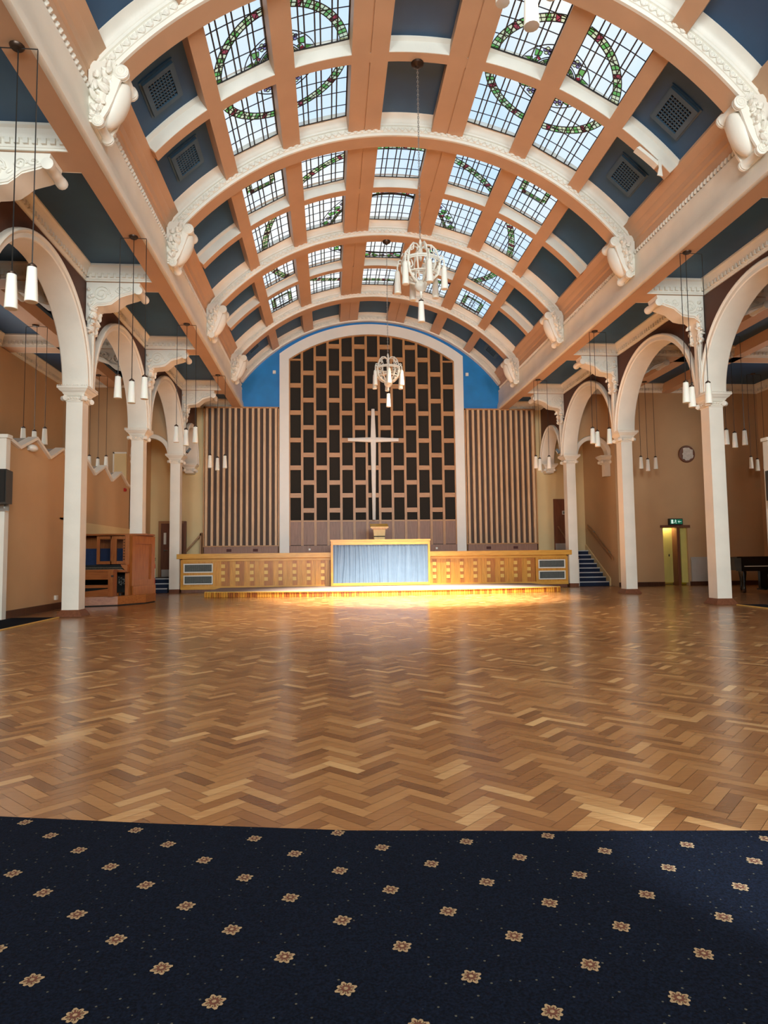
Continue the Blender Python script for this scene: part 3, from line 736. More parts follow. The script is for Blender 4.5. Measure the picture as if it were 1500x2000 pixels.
# end wall behind the stage (buff sides, blue lunette)
wall('wall_back', 'stage end wall, buff paint at the sides', [(-8.4, 8.4, YW, YW+.2, 0, ZSOF+.05), (-8.4, -5.2, YW, YW+.2, ZSOF, ZPAN), (5.2, 8.4, YW, YW+.2, ZSOF, ZPAN)], BUFF2)
mb = MB(); n_ = 40
top = [(-4.95, ZSOF)]+[(-4.95, 8.1)]+[((RR+.3)*sin(R_(-50+100*k/n_)), ZC+(RR+.3)*cos(R_(-50+100*k/n_))) for k in range(n_+1)]+[(4.95, 8.1), (4.95, ZSOF)]
mb.prism([(x, YW-.012, z) for x, z in top], (0, .15, 0)); struct(mb.build('wall_blue', WBLUE, smooth=False), 'bright blue lunette wall above the slatted panels', 'wall')
for sx in (-1, 1):
    S = lambda a, b: tuple(sorted((sx*a, sx*b)))
    nm = side(sx); xo = 13.5 if sx > 0 else 10.25
    # transept far wall; the right one has a doorway
    if sx < 0:
        wall('wall_far_left', 'buff far wall of the left transept', [(*S(8.2, xo), 21.7, 21.9, 0, ZPAN)], BUFF)
    else:
        wall('wall_far_right', 'buff far wall of the right transept around the exit doorway', [(8.2, 9.83, 21.7, 21.9, 0, ZPAN), (10.72, xo, 21.7, 21.9, 0, ZPAN), (9.83, 10.72, 21.7, 21.9, 2.06, ZPAN)], BUFF)
    wall('wall_transept_'+nm, 'buff outer wall of the %s transept' % nm, [(*S(xo, xo+.2), 13.1, 21.9, 0, ZPAN)], BUFF)
    wall('wall_stair_'+nm, 'buff side wall beside the %s stage steps' % nm, [(*S(8.2, 8.35), 21.9, YW, 0, ZPAN)], BUFF)
    wall('wall_near_'+nm, 'outer wall of the near %s aisle' % nm, [(*S(8.15, 8.35), -5, 13.1, 0, ZPAN), (*S(8.15, xo+.2), 12.9, 13.1, 0, ZPAN)], BUFF)
    mb = MB(); mb.box(*S(7.8 if sx < 0 else 7.55, 8.34), 12.9, 13.06, 0, 3.45)
    mb.box(*S(7.76 if sx < 0 else 7.50, 8.36), 12.86, 13.055, 3.45, 3.52)
    NT += 1; struct(mb.build('trim_%d' % NT, CREAM, smooth=False), 'cream pier at the %s picture edge carrying a loudspeaker' % nm, 'pier')
    # transverse arch over the steps
    t = thing('trim_%d' % (NT+1), 'small cream arch from the stage-corner column to the %s side wall' % nm, 'arch', (sx*7.5, YC[4], ZB), None, 'structure'); NT += 1
    mb = MB(); xa, xb = 6.94, 8.18; xc = (xa+xb)/2; a = (xb-xa)/2-.02; K = 24
    secs = []
    for k in range(K+1):
        ca, sa = -cos(pi*k/K), sin(pi*k/K)
        secs.append([(sx*(xc+(a-.06+q)*ca), y, ZB+(a+.02-.06+q)*sa) for q, y in ((0, 22.02), (.06, 22.0), (.13, 22.0), (.15, 22.03), (.15, 22.29), (.13, 22.32), (.06, 22.32), (0, 22.30))])
    mb.loft(secs); mb.build('archivolt', CREAM, t)
    mb = MB(); O = [(xc-(a+.07)*cos(pi*k/K), ZB+(a+.1)*sin(pi*k/K)) for k in range(K+1)]
    for y in (22.06, 22.26):
        for (x0, z0), (x1, z1) in zip(O, O[1:]): mb.poly([(sx*x0, y, z0), (sx*x1, y, z1), (sx*x1, y, ZPAN), (sx*x0, y, ZPAN)])
        mb.poly([(sx*6.9, y, ZB), (sx*O[0][0], y, ZB), (sx*O[0][0], y, ZPAN), (sx*6.9, y, ZPAN)])
        mb.poly([(sx*O[-1][0], y, ZB), (sx*8.2, y, ZB), (sx*8.2, y, ZPAN), (sx*O[-1][0], y, ZPAN)])
    mb.build('spandrel', BUFF, t, smooth=False, recalc=False)
    t = thing('corbel_capital', 'cream corbel capital with stub pilaster on the side wall beyond the %s stage-corner column' % nm, 'capital', (sx*8.1, 22.16, ZS), 'corbel capitals on the walls')
    capital(t, sx*8.05, 22.16, .8, ZS, ((-sx, 0), (0, -1)))
    mb = MB(); mb.box(*S(7.98, 8.19), 22.05, 22.27, 3.85, ZS-.01); mb.build('stub_pilaster_mount', CREAM, t, smooth=False); clamp(t, 0, sx*8.197, sx)
# rear wall behind the viewer, big windows assumed to light the hall
RW = [(-6.0, -3.4), (-1.3, 1.3), (3.4, 6.0)]
bx = [(-8.4, 8.4, -5.2, -5.0, 0, 3.2), (-8.4, 8.4, -5.2, -5.0, 7.4, 10.6)]
xs_ = [-8.4]+[v for r in RW for v in r]+[8.4]
for i in range(0, len(xs_), 2): bx.append((xs_[i], xs_[i+1], -5.2, -5.0, 3.2, 7.4))
wall('wall_rear', 'buff rear wall with tall assumed windows behind the viewer', bx, BUFF)
# closing lid over the vault ends near the viewer
mb = MB(); mb.vbox(R_(-53), R_(53), -5.2, FR[0]+.1, RP, RP+.1, 0, 40); mb.box(-5.6, -4.8, -5.2, .6, ZSOF, 8.4); mb.box(4.8, 5.6, -5.2, .6, ZSOF, 8.4)
struct(mb.build('ceiling_rear', PEACH, smooth=False), 'plain vault behind the viewer', 'ceiling')
mb = MB()
for sx in (-1, 1): mb.box(*sorted((sx*5.2, sx*8.4)), -5.2, YC[0]-4.2, ZPAN, ZPAN+.1)
struct(mb.build('ceiling_rear_aisle', CBLUE, smooth=False), 'flat aisle ceiling behind the viewer', 'ceiling')

# baseboards
def base(name, boxes, label):
    mb = MB()
    for b in boxes: mb.box(*b)
    struct(mb.build(name, SKIRT, smooth=False), label, 'baseboard')
base('baseboard_right', [(8.2, 9.82, 21.66, 21.7, 0, .14), (10.74, 13.5, 21.66, 21.7, 0, .14)], 'dark skirting of the right transept wall')
base('baseboard_left', [(-7.85, -7.81, 13.1, 15.85, 0, .15)], 'dark skirting of the zigzag-topped partition')

# zigzag-topped partition in the left transept
ZZ = [(13.06, 3.47), (13.49, 3.37), (14.22, 3.69), (14.90, 3.38), (15.58, 3.69), (16.29, 3.37), (17.0, 3.69), (17.68, 3.37), (18.45, 3.69), (19.06, 3.37), (19.82, 3.69), (20.5, 3.40), (20.85, 3.36)]
part = thing('wall_partition', 'buff partition with a zigzag top edge behind the organ', 'partition', (-7.9, 16, 0), None, 'structure')
mb = MB()
for (y0, z0), (y1, z1) in zip(ZZ, ZZ[1:]):
    zb = 0 if y1 < 15.9 else 2.05
    mb.prism([(-7.85, y0, zb), (-7.85, y1, zb), (-7.85, y1, z1-.03), (-7.85, y0, z0-.03)], (-.12, 0, 0))
mb.box(-7.97, -7.85, 15.58, 15.9, 0, 2.1); mb.box(-8.75, -8.65, 15.8, 20.9, 0, 2.1); mb.box(-8.75, -7.85, 20.78, 20.9, 0, 3.3); mb.box(-8.75, -7.85, 15.8, 15.9, 0, 2.1)
mb.build('panel', BUFF, part, smooth=False)
mb = MB(); mb.box(-7.93, -7.79, 15.9, 20.8, 1.74, 2.05); mb.build('lintel', BUFF2, part, smooth=False)
mb = MB()
mb.loft([[(-7.79, y, z-.035), (-7.79, y, z+.03), (-7.99, y, z+.03), (-7.99, y, z-.035)] for y, z in ZZ]); mb.build('zigzag_coping', CREAM, part, smooth=False)
mb = MB(); mb.loft([[(-7.99, y, z-.02), (-7.99, y, z+.0), (-10.2, y, z+.0), (-10.2, y, z-.02)] for y, z in ZZ]); mb.build('folded_roof', paint('grey_roof_board', (.33, .29, .25), .7), part, smooth=False)

# ================================================================== end wall joinery
def frame_arch():
    t = thing('trim_%d' % (NT+1), 'cream arched surround framing the wooden lattice screen', 'surround', (0, YW, 1.3), None, 'structure')
    def arcz(x, hx, zs, za):
        R = (hx*hx+(za-zs)**2)/(2*(za-zs)); return za-R+math.sqrt(R*R-x*x)
    N = 48; secs = []
    for k in range(N+1):
        f = -1+2*k/N
        xi, xo = 3.15*f, 3.5*f
        secs.append([(xo, 24.36, arcz(xo, 3.5, 8.80, 10.0)), (xo, 24.5, arcz(xo, 3.5, 8.80, 10.0)), (xi, 24.5, arcz(xi, 3.15, 8.60, 9.60)), (xi, 24.36, arcz(xi, 3.15, 8.60, 9.60))])
    mb = MB(); mb.loft(secs)
    for s in (-1, 1): mb.prism([(s*3.15, 24.36, 1.2), (s*3.5, 24.36, 1.2), (s*3.5, 24.36, 8.80), (s*3.15, 24.36, 8.60)], (0, .14, 0))
    mb.build('surround', CWHITE, t, smooth=False)
    return arcz
arcz = frame_arch()
az = lambda x: arcz(x, 3.15, 8.60, 9.60)
scr = thing('lattice_screen', 'arched oak lattice screen with dark staggered panels behind the white cross', 'screen', (0, YW, 1.3))
mb = MB(); K = 30
poly = [(-3.15, 24.47, 1.275), (3.15, 24.47, 1.275)]+[(3.15-6.3*k/K, 24.47, az(3.15-6.3*k/K)-.01) for k in range(K+1)]
mb.prism(poly, (0, .02, 0)); mb.build('acoustic_panel', ACOU, scr, smooth=False)
PX = 6.3/13
for i in range(14):
    x = -3.15+i*PX; x0, x1 = max(-3.149, x-.045), min(3.149, x+.045)
    mb = MB(); z = min(az(x0), az(x1))
    mb.box(x0, x1, 24.38, 24.47, 1.56, z-.012); mb.build('upright', LATT, scr, smooth=False)
for i in range(13):
    xa, xb = -3.15+i*PX+.045, -3.15+(i+1)*PX-.045
    z = 3.43 if i % 2 == 0 else 2.87
    while True:
        zt = min(az(xa), az(xb))
        if z-.09 > zt: break
        mb = MB(); mb.box(xa, xb, 24.40, 24.47, z-.085, min(z+.085, zt-.012))
        mb.build('rail', LRAIL, scr, smooth=False); z += 1.043
    mb = MB(); mb.box(xa, xb, 24.42, 24.47, 1.58, 2.44); mb.build('lower_panel', LPAN, scr, smooth=False)
    mb = MB(); mb.box(xa, xb, 24.40, 24.47, 2.44, 2.50); mb.build('rail', LRAIL, scr, smooth=False)
mb = MB(); mb.box(-3.149, 3.149, 24.37, 24.46, 1.275, 1.56); mb.build('base_board', LPAN, scr, smooth=False)
for x in (-2.4, 2.36):
    mb = MB(); mb.box(x-.035, x+.035, 24.358, 24.37, 1.38, 1.45); mb.build('socket', WHITE, scr, smooth=False)
mb = MB()
for k in range(K): 
    x0, x1 = -3.14+6.28*k/K, -3.14+6.28*(k+1)/K
    mb.loft([[(x, 24.375, az(x)-.05), (x, 24.375, az(x)-.005), (x, 24.46, az(x)-.005), (x, 24.46, az(x)-.05)] for x in (x0, x1)])
mb.build('arched_rail', LATT, scr, smooth=False)

for sx, xa, xb in ((-1, -6.27, -3.53), (1, 3.53, 6.27)):
    t = thing('slatted_panel', 'tall panel of vertical timber slats %s the arched screen, on the %s side' % (('left of', 'organ') if sx < 0 else ('right of', 'stairs')), 'slatted panel', ((xa+xb)/2, YW, 1.3), 'slatted panels on the stage wall')
    mb = MB(); mb.box(xa, xb, 24.46, 24.495, 1.3, 6.73); mb.build('backing', SLATB, t, smooth=False)
    n_ = 13
    for k in range(n_):
        x = xa+.10+(xb-xa-.2)*k/(n_-1)
        mb = MB(); mb.box(x-.044, x+.044, 24.33, 24.46, 1.585, 6.70); mb.build('slat', SLAT, t, smooth=False)
    mb = MB(); mb.box(xa-.02, xa+.03, 24.36, 24.46, 1.3, 6.75); mb.box(xb-.03, xb+.02, 24.36, 24.46, 1.3, 6.75); mb.box(xa-.02, xb+.02, 24.36, 24.46, 6.70, 6.76); mb.box(xa-.02, xb+.02, 24.33, 24.46, 1.545, 1.585)
    mb.build('frame', OAKD if False else LATT, t, smooth=False)
    mb = MB(); mb.box(xa, xb, 24.36, 24.46, 1.275, 1.545); mb.build('base_board', LPAN, t, smooth=False)
    for f in ((.34, .69) if sx < 0 else (.30, .68)):
        x = xa+(xb-xa)*f; mb = MB(); mb.box(x-.09, x+.09, 24.352, 24.36, 1.36, 1.46)
        for j in range(3):
            for i in range(4): mb.box(x-.075+.04*i, x-.05+.04*i, 24.347, 24.352, 1.37+.03*j, 1.388+.03*j, 1)
        mb.build('air_brick', [TERRA, DARK], t, smooth=False)

for x, w in ((-3.70, 'organ'), (3.67, 'stairs')):
    mb = MB(); mb.box(x-.055, x+.055, 24.42, 24.485, 8.05, 8.17); mb.box(x-.04, x+.04, 24.405, 24.42, 8.07, 8.15)
    tag(mb.build('sensor', WHITE, smooth=False), 'small white sensor box on the bright blue wall, on the %s side' % w, 'sensor')

# white cross
cr = thing('cross', 'tall white tapering cross hung before the lattice screen', 'cross', (0, 24.2, 5.5))
def taper(mb, p0, p1, w0, w1, ax):
    d = .045
    def ring(p, w): 
        a = Vector(ax)*w; return [Vector(p)+a+Vector((0, .03, 0)), Vector(p)+a*.9+Vector((0, -d*.4, 0)), Vector(p)+Vector((0, -d, 0)), Vector(p)-a*.9+Vector((0, -d*.4, 0)), Vector(p)-a+Vector((0, .03, 0))]
    mb.loft([ring(p0, w0), ring(p1, w1)])
mb = MB(); taper(mb, (0, 24.25, 2.49), (0, 24.25, 5.51), .058, .105, (1, 0, 0)); taper(mb, (0, 24.25, 5.51), (0, 24.25, 6.68), .105, .06, (1, 0, 0)); mb.build('upright_beam', CWHITE, cr, smooth=False)
mb = MB(); taper(mb, (-.955, 24.248, 5.51), (0, 24.248, 5.51), .062, .098, (0, 0, 1)); taper(mb, (0, 24.248, 5.51), (.955, 24.248, 5.51), .098, .062, (0, 0, 1)); mb.build('cross_arm', CWHITE, cr, smooth=False)
mb = MB(); mb.tube([(0, 24.27, 5.4), (0, 24.40, 5.4)], .02, 6); mb.build('wall_fixing', STEEL, cr)

# ================================================================== stage
stg = thing('stage', 'golden oak panelled stage with heater grilles at both ends', 'stage', (0, 22.1, 0))
mb = MB(); mb.box(-6.56, 6.56, 22.12, 24.44, 1.10, 1.265); mb.build('deck', OAKD, stg, smooth=False)
mb = MB(); mb.box(-6.66, 6.66, 21.93, 21.985, 1.115, 1.275); mb.box(-6.57, 6.57, 21.985, 22.12, 1.115, 1.275); mb.build('lip_board', OAKH, stg, smooth=False)
mb = MB(); mb.box(-6.50, 6.50, 22.06, 22.12, 1.02, 1.12); mb.build('shadow_rail', OAKH, stg, smooth=False)
mb = MB(); mb.box(-6.56, 6.56, 22.16, 22.2, .10, 1.12); mb.build('carcass', OAKD, stg, smooth=False)
mb = MB(); mb.box(-6.56, 6.56, 22.07, 22.16, .10, .20); mb.build('bottom_rail', OAKH, stg, smooth=False)
mb = MB(); mb.box(-6.54, 6.54, 22.12, 22.2, 0.002, .10); mb.build('kick_board', PLINTH, stg, smooth=False)
rnd = random.Random(5)
for sx in (-1, 1):
    xa, xb = 5.42, 1.66
    for i in range(8):
        x0, x1 = xa-(xa-xb)*i/8, xa-(xa-xb)*(i+1)/8
        lo, hi = sorted((sx*x0, sx*x1))
        mb = MB(); w = hi-lo
        # veneered panel of vertical boards
        for a, b, m in ((.03, .36, 0), (.36, .70, 1), (.70, .97, rnd.choice((0, 2)))): mb.box(lo+w*a, lo+w*b, 22.115, 22.16, .20, 1.02, m)
        for j in range(3):
            zc = .42+.22*j; mb.box(lo+w*.37, lo+w*.63, 22.095, 22.115, zc-.06, zc+.06, 3)
            mb.box(lo+w*.40, lo+w*.60, 22.105, 22.115, zc+.075, zc+.135, 1)
        mb.build('front_panel', [OAK, OAKD, PLINTH if False else OAKD, OAKL], stg, smooth=False)
        mb = MB(); mb.box(lo-.016, lo+.016, 22.085, 22.16, .20, 1.02); mb.build('mullion', OAK, stg, smooth=False)
    lo, hi = sorted((sx*5.42, sx*6.56))
    mb = MB(); mb.box(lo, hi, 22.08, 22.16, .12, .26); mb.box(lo, hi, 22.08, 22.16, .965, 1.08); mb.box(lo, lo+.09, 22.08, 22.16, .26, .965); mb.box(hi-.09, hi, 22.08, 22.16, .26, .965); mb.box(lo+.09, hi-.09, 22.08, 22.16, .575, .65)
    mb.build('heater_surround', OAK, stg, smooth=False)
    for z0, z1 in ((.27, .57), (.655, .955)):
        mb = MB(); a, b = lo+.095, hi-.095
        mb.box(a, b, 22.06, 22.10, z0, z0+.035); mb.box(a, b, 22.06, 22.10, z1-.035, z1); mb.box(a, a+.035, 22.06, 22.10, z0+.035, z1-.035); mb.box(b-.035, b, 22.06, 22.10, z0+.035, z1-.035)
        g = mb.build('heater_grille', WHITE, stg, smooth=False)
        mb = MB(); mb.box(a+.03, b-.03, 22.12, 22.14, z0+.03, z1-.03, 1)
        for k in range(30): x = a+.04+(b-a-.08)*k/29; mb.box(x-.007, x+.007, 22.085, 22.12, z0+.03, z1-.03, 0)
        mb.build('grille_slats', [GREYM, DARK], g, smooth=False)
# low bowed platform
dz = .157
pl = thing('platform_step', 'low bowed step with mauve top and oak block edge before the stage', 'step', (0, 20, 0))
N = 40
fr = [(-5.25+10.5*k/N, 18.55+.72*((-5.25+10.5*k/N)/5.25)**2) for k in range(N+1)]
mb = MB(); mb.prism([(x, y+.05, .10) for x, y in fr]+[(5.25, 22.05, .10), (-5.25, 22.05, .10)], (0, 0, dz-.104)); mb.build('carpet_top', PURP, pl, smooth=False)
mb = MB(); rnd = random.Random(2)
nb = 150
for k in range(nb):
    def P_(t, o): 
        x = -5.27+10.54*t; y = 18.55+.72*(x/5.25)**2; return (x, y+o)
    a, b = (k+.06)/nb, (k+.94)/nb
    (xa, ya), (xb, yb), (xc, yc), (xd, yd) = P_(a, 0), P_(b, 0), P_(b, .05), P_(a, .05)
    mb.prism([(xa, ya, .004), (xb, yb, .004), (xc, yc, .004), (xd, yd, .004)], (0, 0, dz-.02), rnd.choice((0, 0, 1, 2)))
for s in (-1, 1):
    for k in range(36):
        y = 19.32+2.7*k/36; mb.box(*sorted((s*5.22, s*5.27)), y+.004, y+.07, .004, dz-.016, rnd.choice((0, 0, 1, 2)))
mb.build('block_edge', [OAK, OAKD, ORGW], pl, smooth=False)
mb = MB(); mb.loft([[(x, y-.02, dz-.018), (x, y-.02, dz), (x, y+.07, dz+.002), (x, y+.07, dz-.018)] for x, y in fr]); mb.build('nosing', OAKL, pl, smooth=False)

# altar table with pleated satin front
al = thing('altar_table', 'light oak altar table with pale blue pleated satin curtain front', 'altar', (0, 21.8, dz))
ax0, ax1, ay, azt = -1.62, 1.69, 21.70, 1.69
mb = MB(); mb.box(ax0-.02, ax1+.02, ay-.03, 21.92, azt-.05, azt); mb.build('table_top', OAKH, al, smooth=False)
mb = MB(); mb.box(ax0, ax1, ay-.01, ay+.04, azt-.17, azt-.05); mb.build('top_rail', OAKH, al, smooth=False)
mb = MB(); mb.box(ax0+.07, ax1-.07, ay-.01, ay+.04, dz+.01, dz+.10); mb.build('bottom_rail', OAKH, al, smooth=False)
for x in (ax0, ax1-.07):
    mb = MB(); mb.box(x, x+.07, ay-.012, ay+.05, dz+.005, azt-.05); mb.build('corner_post', OAK, al, smooth=False)
    mb = MB(); mb.box(x, x+.07, ay+.05, 21.92, dz+.005, azt-.05); mb.build('side_panel', OAK, al, smooth=False)
mb = MB(); nx, nz = 420, 10; rnd = random.Random(11)
ph = [rnd.uniform(0, 6.28) for _ in range(8)]
cv = []
for j in range(nz+1):
    z = dz+.10+(azt-.27-dz+.0)*j/nz; row = []
    fz = j/nz
    for i in range(nx+1):
        x = ax0+.07+(ax1-ax0-.14)*i/nx; u = x*1.0+.03*sin(3.1*x+2.2*fz)+.012*sin(14*x+3*fz)
        d = .5*sin(62*u+ph[0]+1.2*sin(5*u))+.35*sin(37*u+ph[1])+.3*sin(101*u+ph[2])
        d2 = .5*sin(21*u+ph[3]+.8*fz)*(1-fz)
        row.append((x, ay+.035+.017*(d*(.75+.25*fz)+d2), z))
    cv.append(row)
for j in range(nz):
    for i in range(nx): mb.poly([cv[j][i], cv[j][i+1], cv[j+1][i+1], cv[j+1][i]])
o = mb.build('pleated_curtain', CURT, al, smooth=False, recalc=False)
bm = bmesh.new(); bm.from_mesh(o.data); bmesh.ops.remove_doubles(bm, verts=bm.verts, dist=1e-5); bm.to_mesh(o.data); bm.free()
o.data.polygons.foreach_set('use_smooth', [True]*len(o.data.polygons))

# lectern on the stage
le = thing('lectern', 'small light oak lectern standing on the stage behind the altar table', 'lectern', (.05, 22.5, 1.265))
mb = MB(); mb.loft([[(.05-w, 22.40, z), (.05+w, 22.40, z), (.05+w, 22.66, z), (.05-w, 22.66, z)] for w, z in ((.165, 1.27), (.19, 1.82), (.215, 2.10))]); mb.build('pedestal', OAKL, le, smooth=False)
mb = MB(); mb.prism([(-.26, 22.32, 2.10), (.36, 22.32, 2.10), (.36, 22.74, 2.22), (-.26, 22.74, 2.22)], (0, 0, .045)); mb.build('sloping_top', OAKL, le, smooth=False)
mb = MB(); mb.box(-.14, .24, 22.385, 22.40, 1.80, 1.83); mb.build('groove', DARK, le, smooth=False)
mb = MB(); mb.box(-.22, .32, 22.34, 22.40, 2.06, 2.10); mb.build('ledge', OAK, le, smooth=False)

# ================================================================== doors and steps at the stage sides
def door(n, x0, x1, z0, z1, y, label, plate=True, kick=True, frame=True):
    t = thing('door_%d' % n, label, 'door', ((x0+x1)/2, y, z0), None, 'structure')
    mb = MB(); mb.box(x0, x1, y-.05, y-.006, z0+.01, z1); mb.build('leaf', DOORW, t, smooth=False)
    if frame:
        mb = MB(); mb.box(x0-.09, x0, y-.07, y-.006, z0, z1+.09); mb.box(x1, x1+.09, y-.07, y-.006, z0, z1+.09); mb.box(x0, x1, y-.07, y-.006, z1, z1+.09); mb.build('door_frame', TRIMW, t, smooth=False)
    if kick: mb = MB(); mb.box(x0+.03, x1-.03, y-.056, y-.05, z0+.02, z0+.28); mb.build('kick_plate', STEEL, t, smooth=False)
    if plate:
        mb = MB(); mb.box(x0+.10, x0+.19, y-.062, y-.05, z0+1.20, z0+1.62); mb.build('push_plate', WHITE, t, smooth=False)
        mb = MB(); mb.tube([(x0+.12, y-.09, z0+.98), (x0+.25, y-.09, z0+.98)], .012, 6); mb.ell((x0+.13, y-.06, z0+.98), (.03, .02, .03), 8, 5); mb.build('door_handle', STEEL, t)
    return t
door(1, -7.80, -7.0, .46, 2.42, YW, 'brown wooden door with white push plate above the three blue steps')
d2 = door(2, 6.95, 7.62, 1.27, 3.26, YW, 'plain brown door at stage level above the carpeted stairs', False, True, False)
mb = MB(); mb.box(7.28, 7.42, 24.44, 24.452, 2.66, 2.80); mb.build('door_sign', WHITE, d2, smooth=False)
mb = MB(); mb.box(7.30, 7.40, 24.434, 24.44, 2.68, 2.78); mb.build('door_sign_mark', GREYM, d2, smooth=False)
# left: three steps to a landing
st = thing('steps', 'three navy carpeted steps with pale nosings up to the brown door', 'steps', (-7.5, 22.8, 0))
for i in range(3):
    y = 22.15+.30*i; z = .155*(i+1)
    mb = MB(); mb.box(-8.18, -7.0, y, 24.40, z-.155+.003, z); s_ = mb.build('step', STEPC, st, smooth=False)
    mb = MB(); mb.box(-8.18, -7.0, y-.012, y+.05, z-.03, z+.006); mb.build('nosing', NOSE, s_, smooth=False)
st = thing('staircase', 'flight of navy carpeted stairs with pale nosings beside the stage', 'stairs', (7.5, 22.8, 0))
for i in range(8):
    y = 22.36+.255*i; z = .158*(i+1)
    mb = MB(); mb.box(7.06, 8.14, y, min(24.44, y+.30 if i < 7 else 24.44), 0.003, z); s_ = mb.build('step', STEPC, st, smooth=False)
    mb = MB(); mb.box(7.06, 8.14, y-.012, y+.045, z-.03, z+.006); mb.build('nosing', NOSE, s_, smooth=False)
mb = MB(); mb.prism([(8.14, 22.30, .003), (8.14, 24.4, .003), (8.14, 24.4, 1.5), (8.14, 22.30, .28)], (.045, 0, 0)); mb.build('wall_string', BUFF2, st, smooth=False)
hr = thing('handrail', 'wooden handrail on white posts along the stage side of the stairs', 'handrail', (7.03, 22.3, 0))
mb = MB(); mb.tube([(7.02, 22.25, .98), (7.02, 22.4, 1.05), (7.02, 24.2, 2.2)], .03, 8); mb.build('rail', PLINTH, hr)
for y, z in ((22.3, 1.0), (23.2, 1.56)):
    mb = MB(); mb.box(7.0, 7.04, y-.02, y+.02, .003 if y < 22.4 else .5, z); mb.build('post', WHITE, hr, smooth=False)
hr = thing('handrail', 'brown wooden handrail fixed to the side wall above the carpeted stairs', 'handrail', (8.12, 23, 1))
mb = MB(); mb.prism([(8.10, 21.98, .90), (8.10, 22.02, 1.02), (8.10, 24.1, 2.25), (8.10, 24.1, 2.10)], (.05, 0, 0)); mb.build('rail', TRIMW, hr, smooth=False)
for y in (22.3, 23.6):
    mb = MB(); mb.tube([(8.13, y, 1.02+.6*(y-22)), (8.198, y, .98+.6*(y-22))], .014, 6); mb.build('bracket', STEEL, hr)
hr = thing('handrail', 'slanting brown wooden handrail with post at the organ end of the stage', 'handrail', (-6.8, 24.2, 1.27))
mb = MB(); mb.prism([(-6.84, 24.2, 1.36), (-6.84, 24.2, 1.44), (-6.30, 24.2, 2.08), (-6.30, 24.2, 1.99)], (0, .06, 0)); mb.build('rail', TRIMW, hr, smooth=False)
mb = MB(); mb.box(-6.93, -6.84, 24.15, 24.27, 1.275, 2.48); mb.build('post', PLINTH, hr, smooth=False)
mb = MB(); mb.box(-6.36, -6.31, 24.2, 24.49, 1.275, 2.06); mb.build('rail_end', TRIMW, hr, smooth=False)

# fire extinguisher
fx = thing('fire_extinguisher', 'red fire extinguisher with white label on the floor beside the blue steps', 'fire extinguisher', (-7.36, 21.6, .0))
X0, Y0 = -7.30, 21.45
mb = MB(); mb.lathe([(.05, .02), (.085, .02), (.09, .05), (.09, .62), (.075, .70), (.03, .75)], (X0, Y0, .30), 14); mb.build('cylinder', RED, fx)
mb = MB(); mb.lathe([(.0915, .22), (.0915, .52)], (X0, Y0, .30), 14); mb.build('label_band', WHITE, fx)
mb = MB(); mb.lathe([(.028, .73), (.028, .80), (.02, .82)], (X0, Y0, .30), 8); mb.tube([(X0, Y0, 1.11), (X0+.10, Y0-.02, 1.15)], .013, 6); mb.tube([(X0, Y0, 1.09), (X0+.1, Y0-.02, 1.09)], .01, 6); mb.build('valve', BLACK, fx)
mb = MB(); mb.tube([(X0, Y0-.03, 1.08), (X0-.1, Y0-.05, 1.0), (X0-.11, Y0-.05, .8), (X0-.1, Y0-.03, .6)], .014, 6); mb.build('hose', BLACK, fx)
mb = MB(); mb.lathe([(.12, .003), (.12, .03), (.04, .05), (.03, .32)], (X0, Y0, 0), 12); mb.build('stand', RED, fx)
# ================================================================== exit doorway on the right
ex = thing('door_3', 'lit yellow-green exit doorway with a half-open inner door', 'doorway', (10.2, 21.7, 0), None, 'structure')
mb = MB(); mb.box(9.74, 10.80, 21.66, 21.72, 2.0, 2.09); mb.build('lintel', PLINTH, ex, smooth=False)
mb = MB(); mb.box(9.5, 11.1, 23.3, 23.4, 0, 2.3); mb.box(9.45, 9.55, 21.9, 23.3, 0, 2.3); mb.box(11.05, 11.15, 21.9, 23.3, 0, 2.3); mb.box(9.45, 11.15, 21.9, 23.4, 2.3, 2.4); mb.build('lobby_wall', YELW, ex, smooth=False)
mb = MB(); mb.box(9.83, 10.34, 22.05, 22.10, .10, 2.0); mb.build('inner_leaf', YELW, ex, smooth=False)
mb = MB(); mb.box(10.34, 10.44, 21.72, 22.1, .003, 2.0); mb.build('door_post', PLINTH, ex, smooth=False)
mb = MB(); mb.box(10.5, 10.72, 21.78, 21.83, .1, 2.04); mb.build('side_leaf', YELW, ex, smooth=False)
mb = MB(); mb.ell((10.2, 22.03, 1.05), (.02, .03, .05), 8, 5); mb.build('door_knob', BRONZE, ex)
ES = thing('exit_sign', 'green and white illuminated exit sign box above the lit doorway', 'sign', (10.26, 21.6, 2.2))
mb = MB(); mb.box(10.02, 10.50, 21.58, 21.69, 2.10, 2.31); mb.build('housing', BLACK, ES, smooth=False)
mb = MB(); mb.box(10.045, 10.475, 21.572, 21.58, 2.125, 2.285); mb.build('face', GREEN, ES, smooth=False)
mb = MB()                                                     # running figure, doorway and arrow
def sq(x0, x1, z0, z1): mb.box(x0, x1, 21.568, 21.572, z0, z1)
sq(10.08, 10.15, 2.14, 2.27); 
mb.ell((10.235, 21.57, 2.262), (.014, .003, .014), 8, 4); mb.prism([(10.225, 21.568, 2.245), (10.25, 21.568, 2.24), (10.235, 21.568, 2.19), (10.215, 21.568, 2.195)], (0, .004, 0))
for a, b in (((10.22, 2.195), (10.19, 2.165)), ((10.19, 2.165), (10.165, 2.165)), ((10.23, 2.195), (10.255, 2.17)), ((10.255, 2.17), (10.25, 2.135)), ((10.23, 2.24), (10.20, 2.225)), ((10.24, 2.24), (10.275, 2.215))):
    mb.tube([(a[0], 21.57, a[1]), (b[0], 21.57, b[1])], .006, 5)
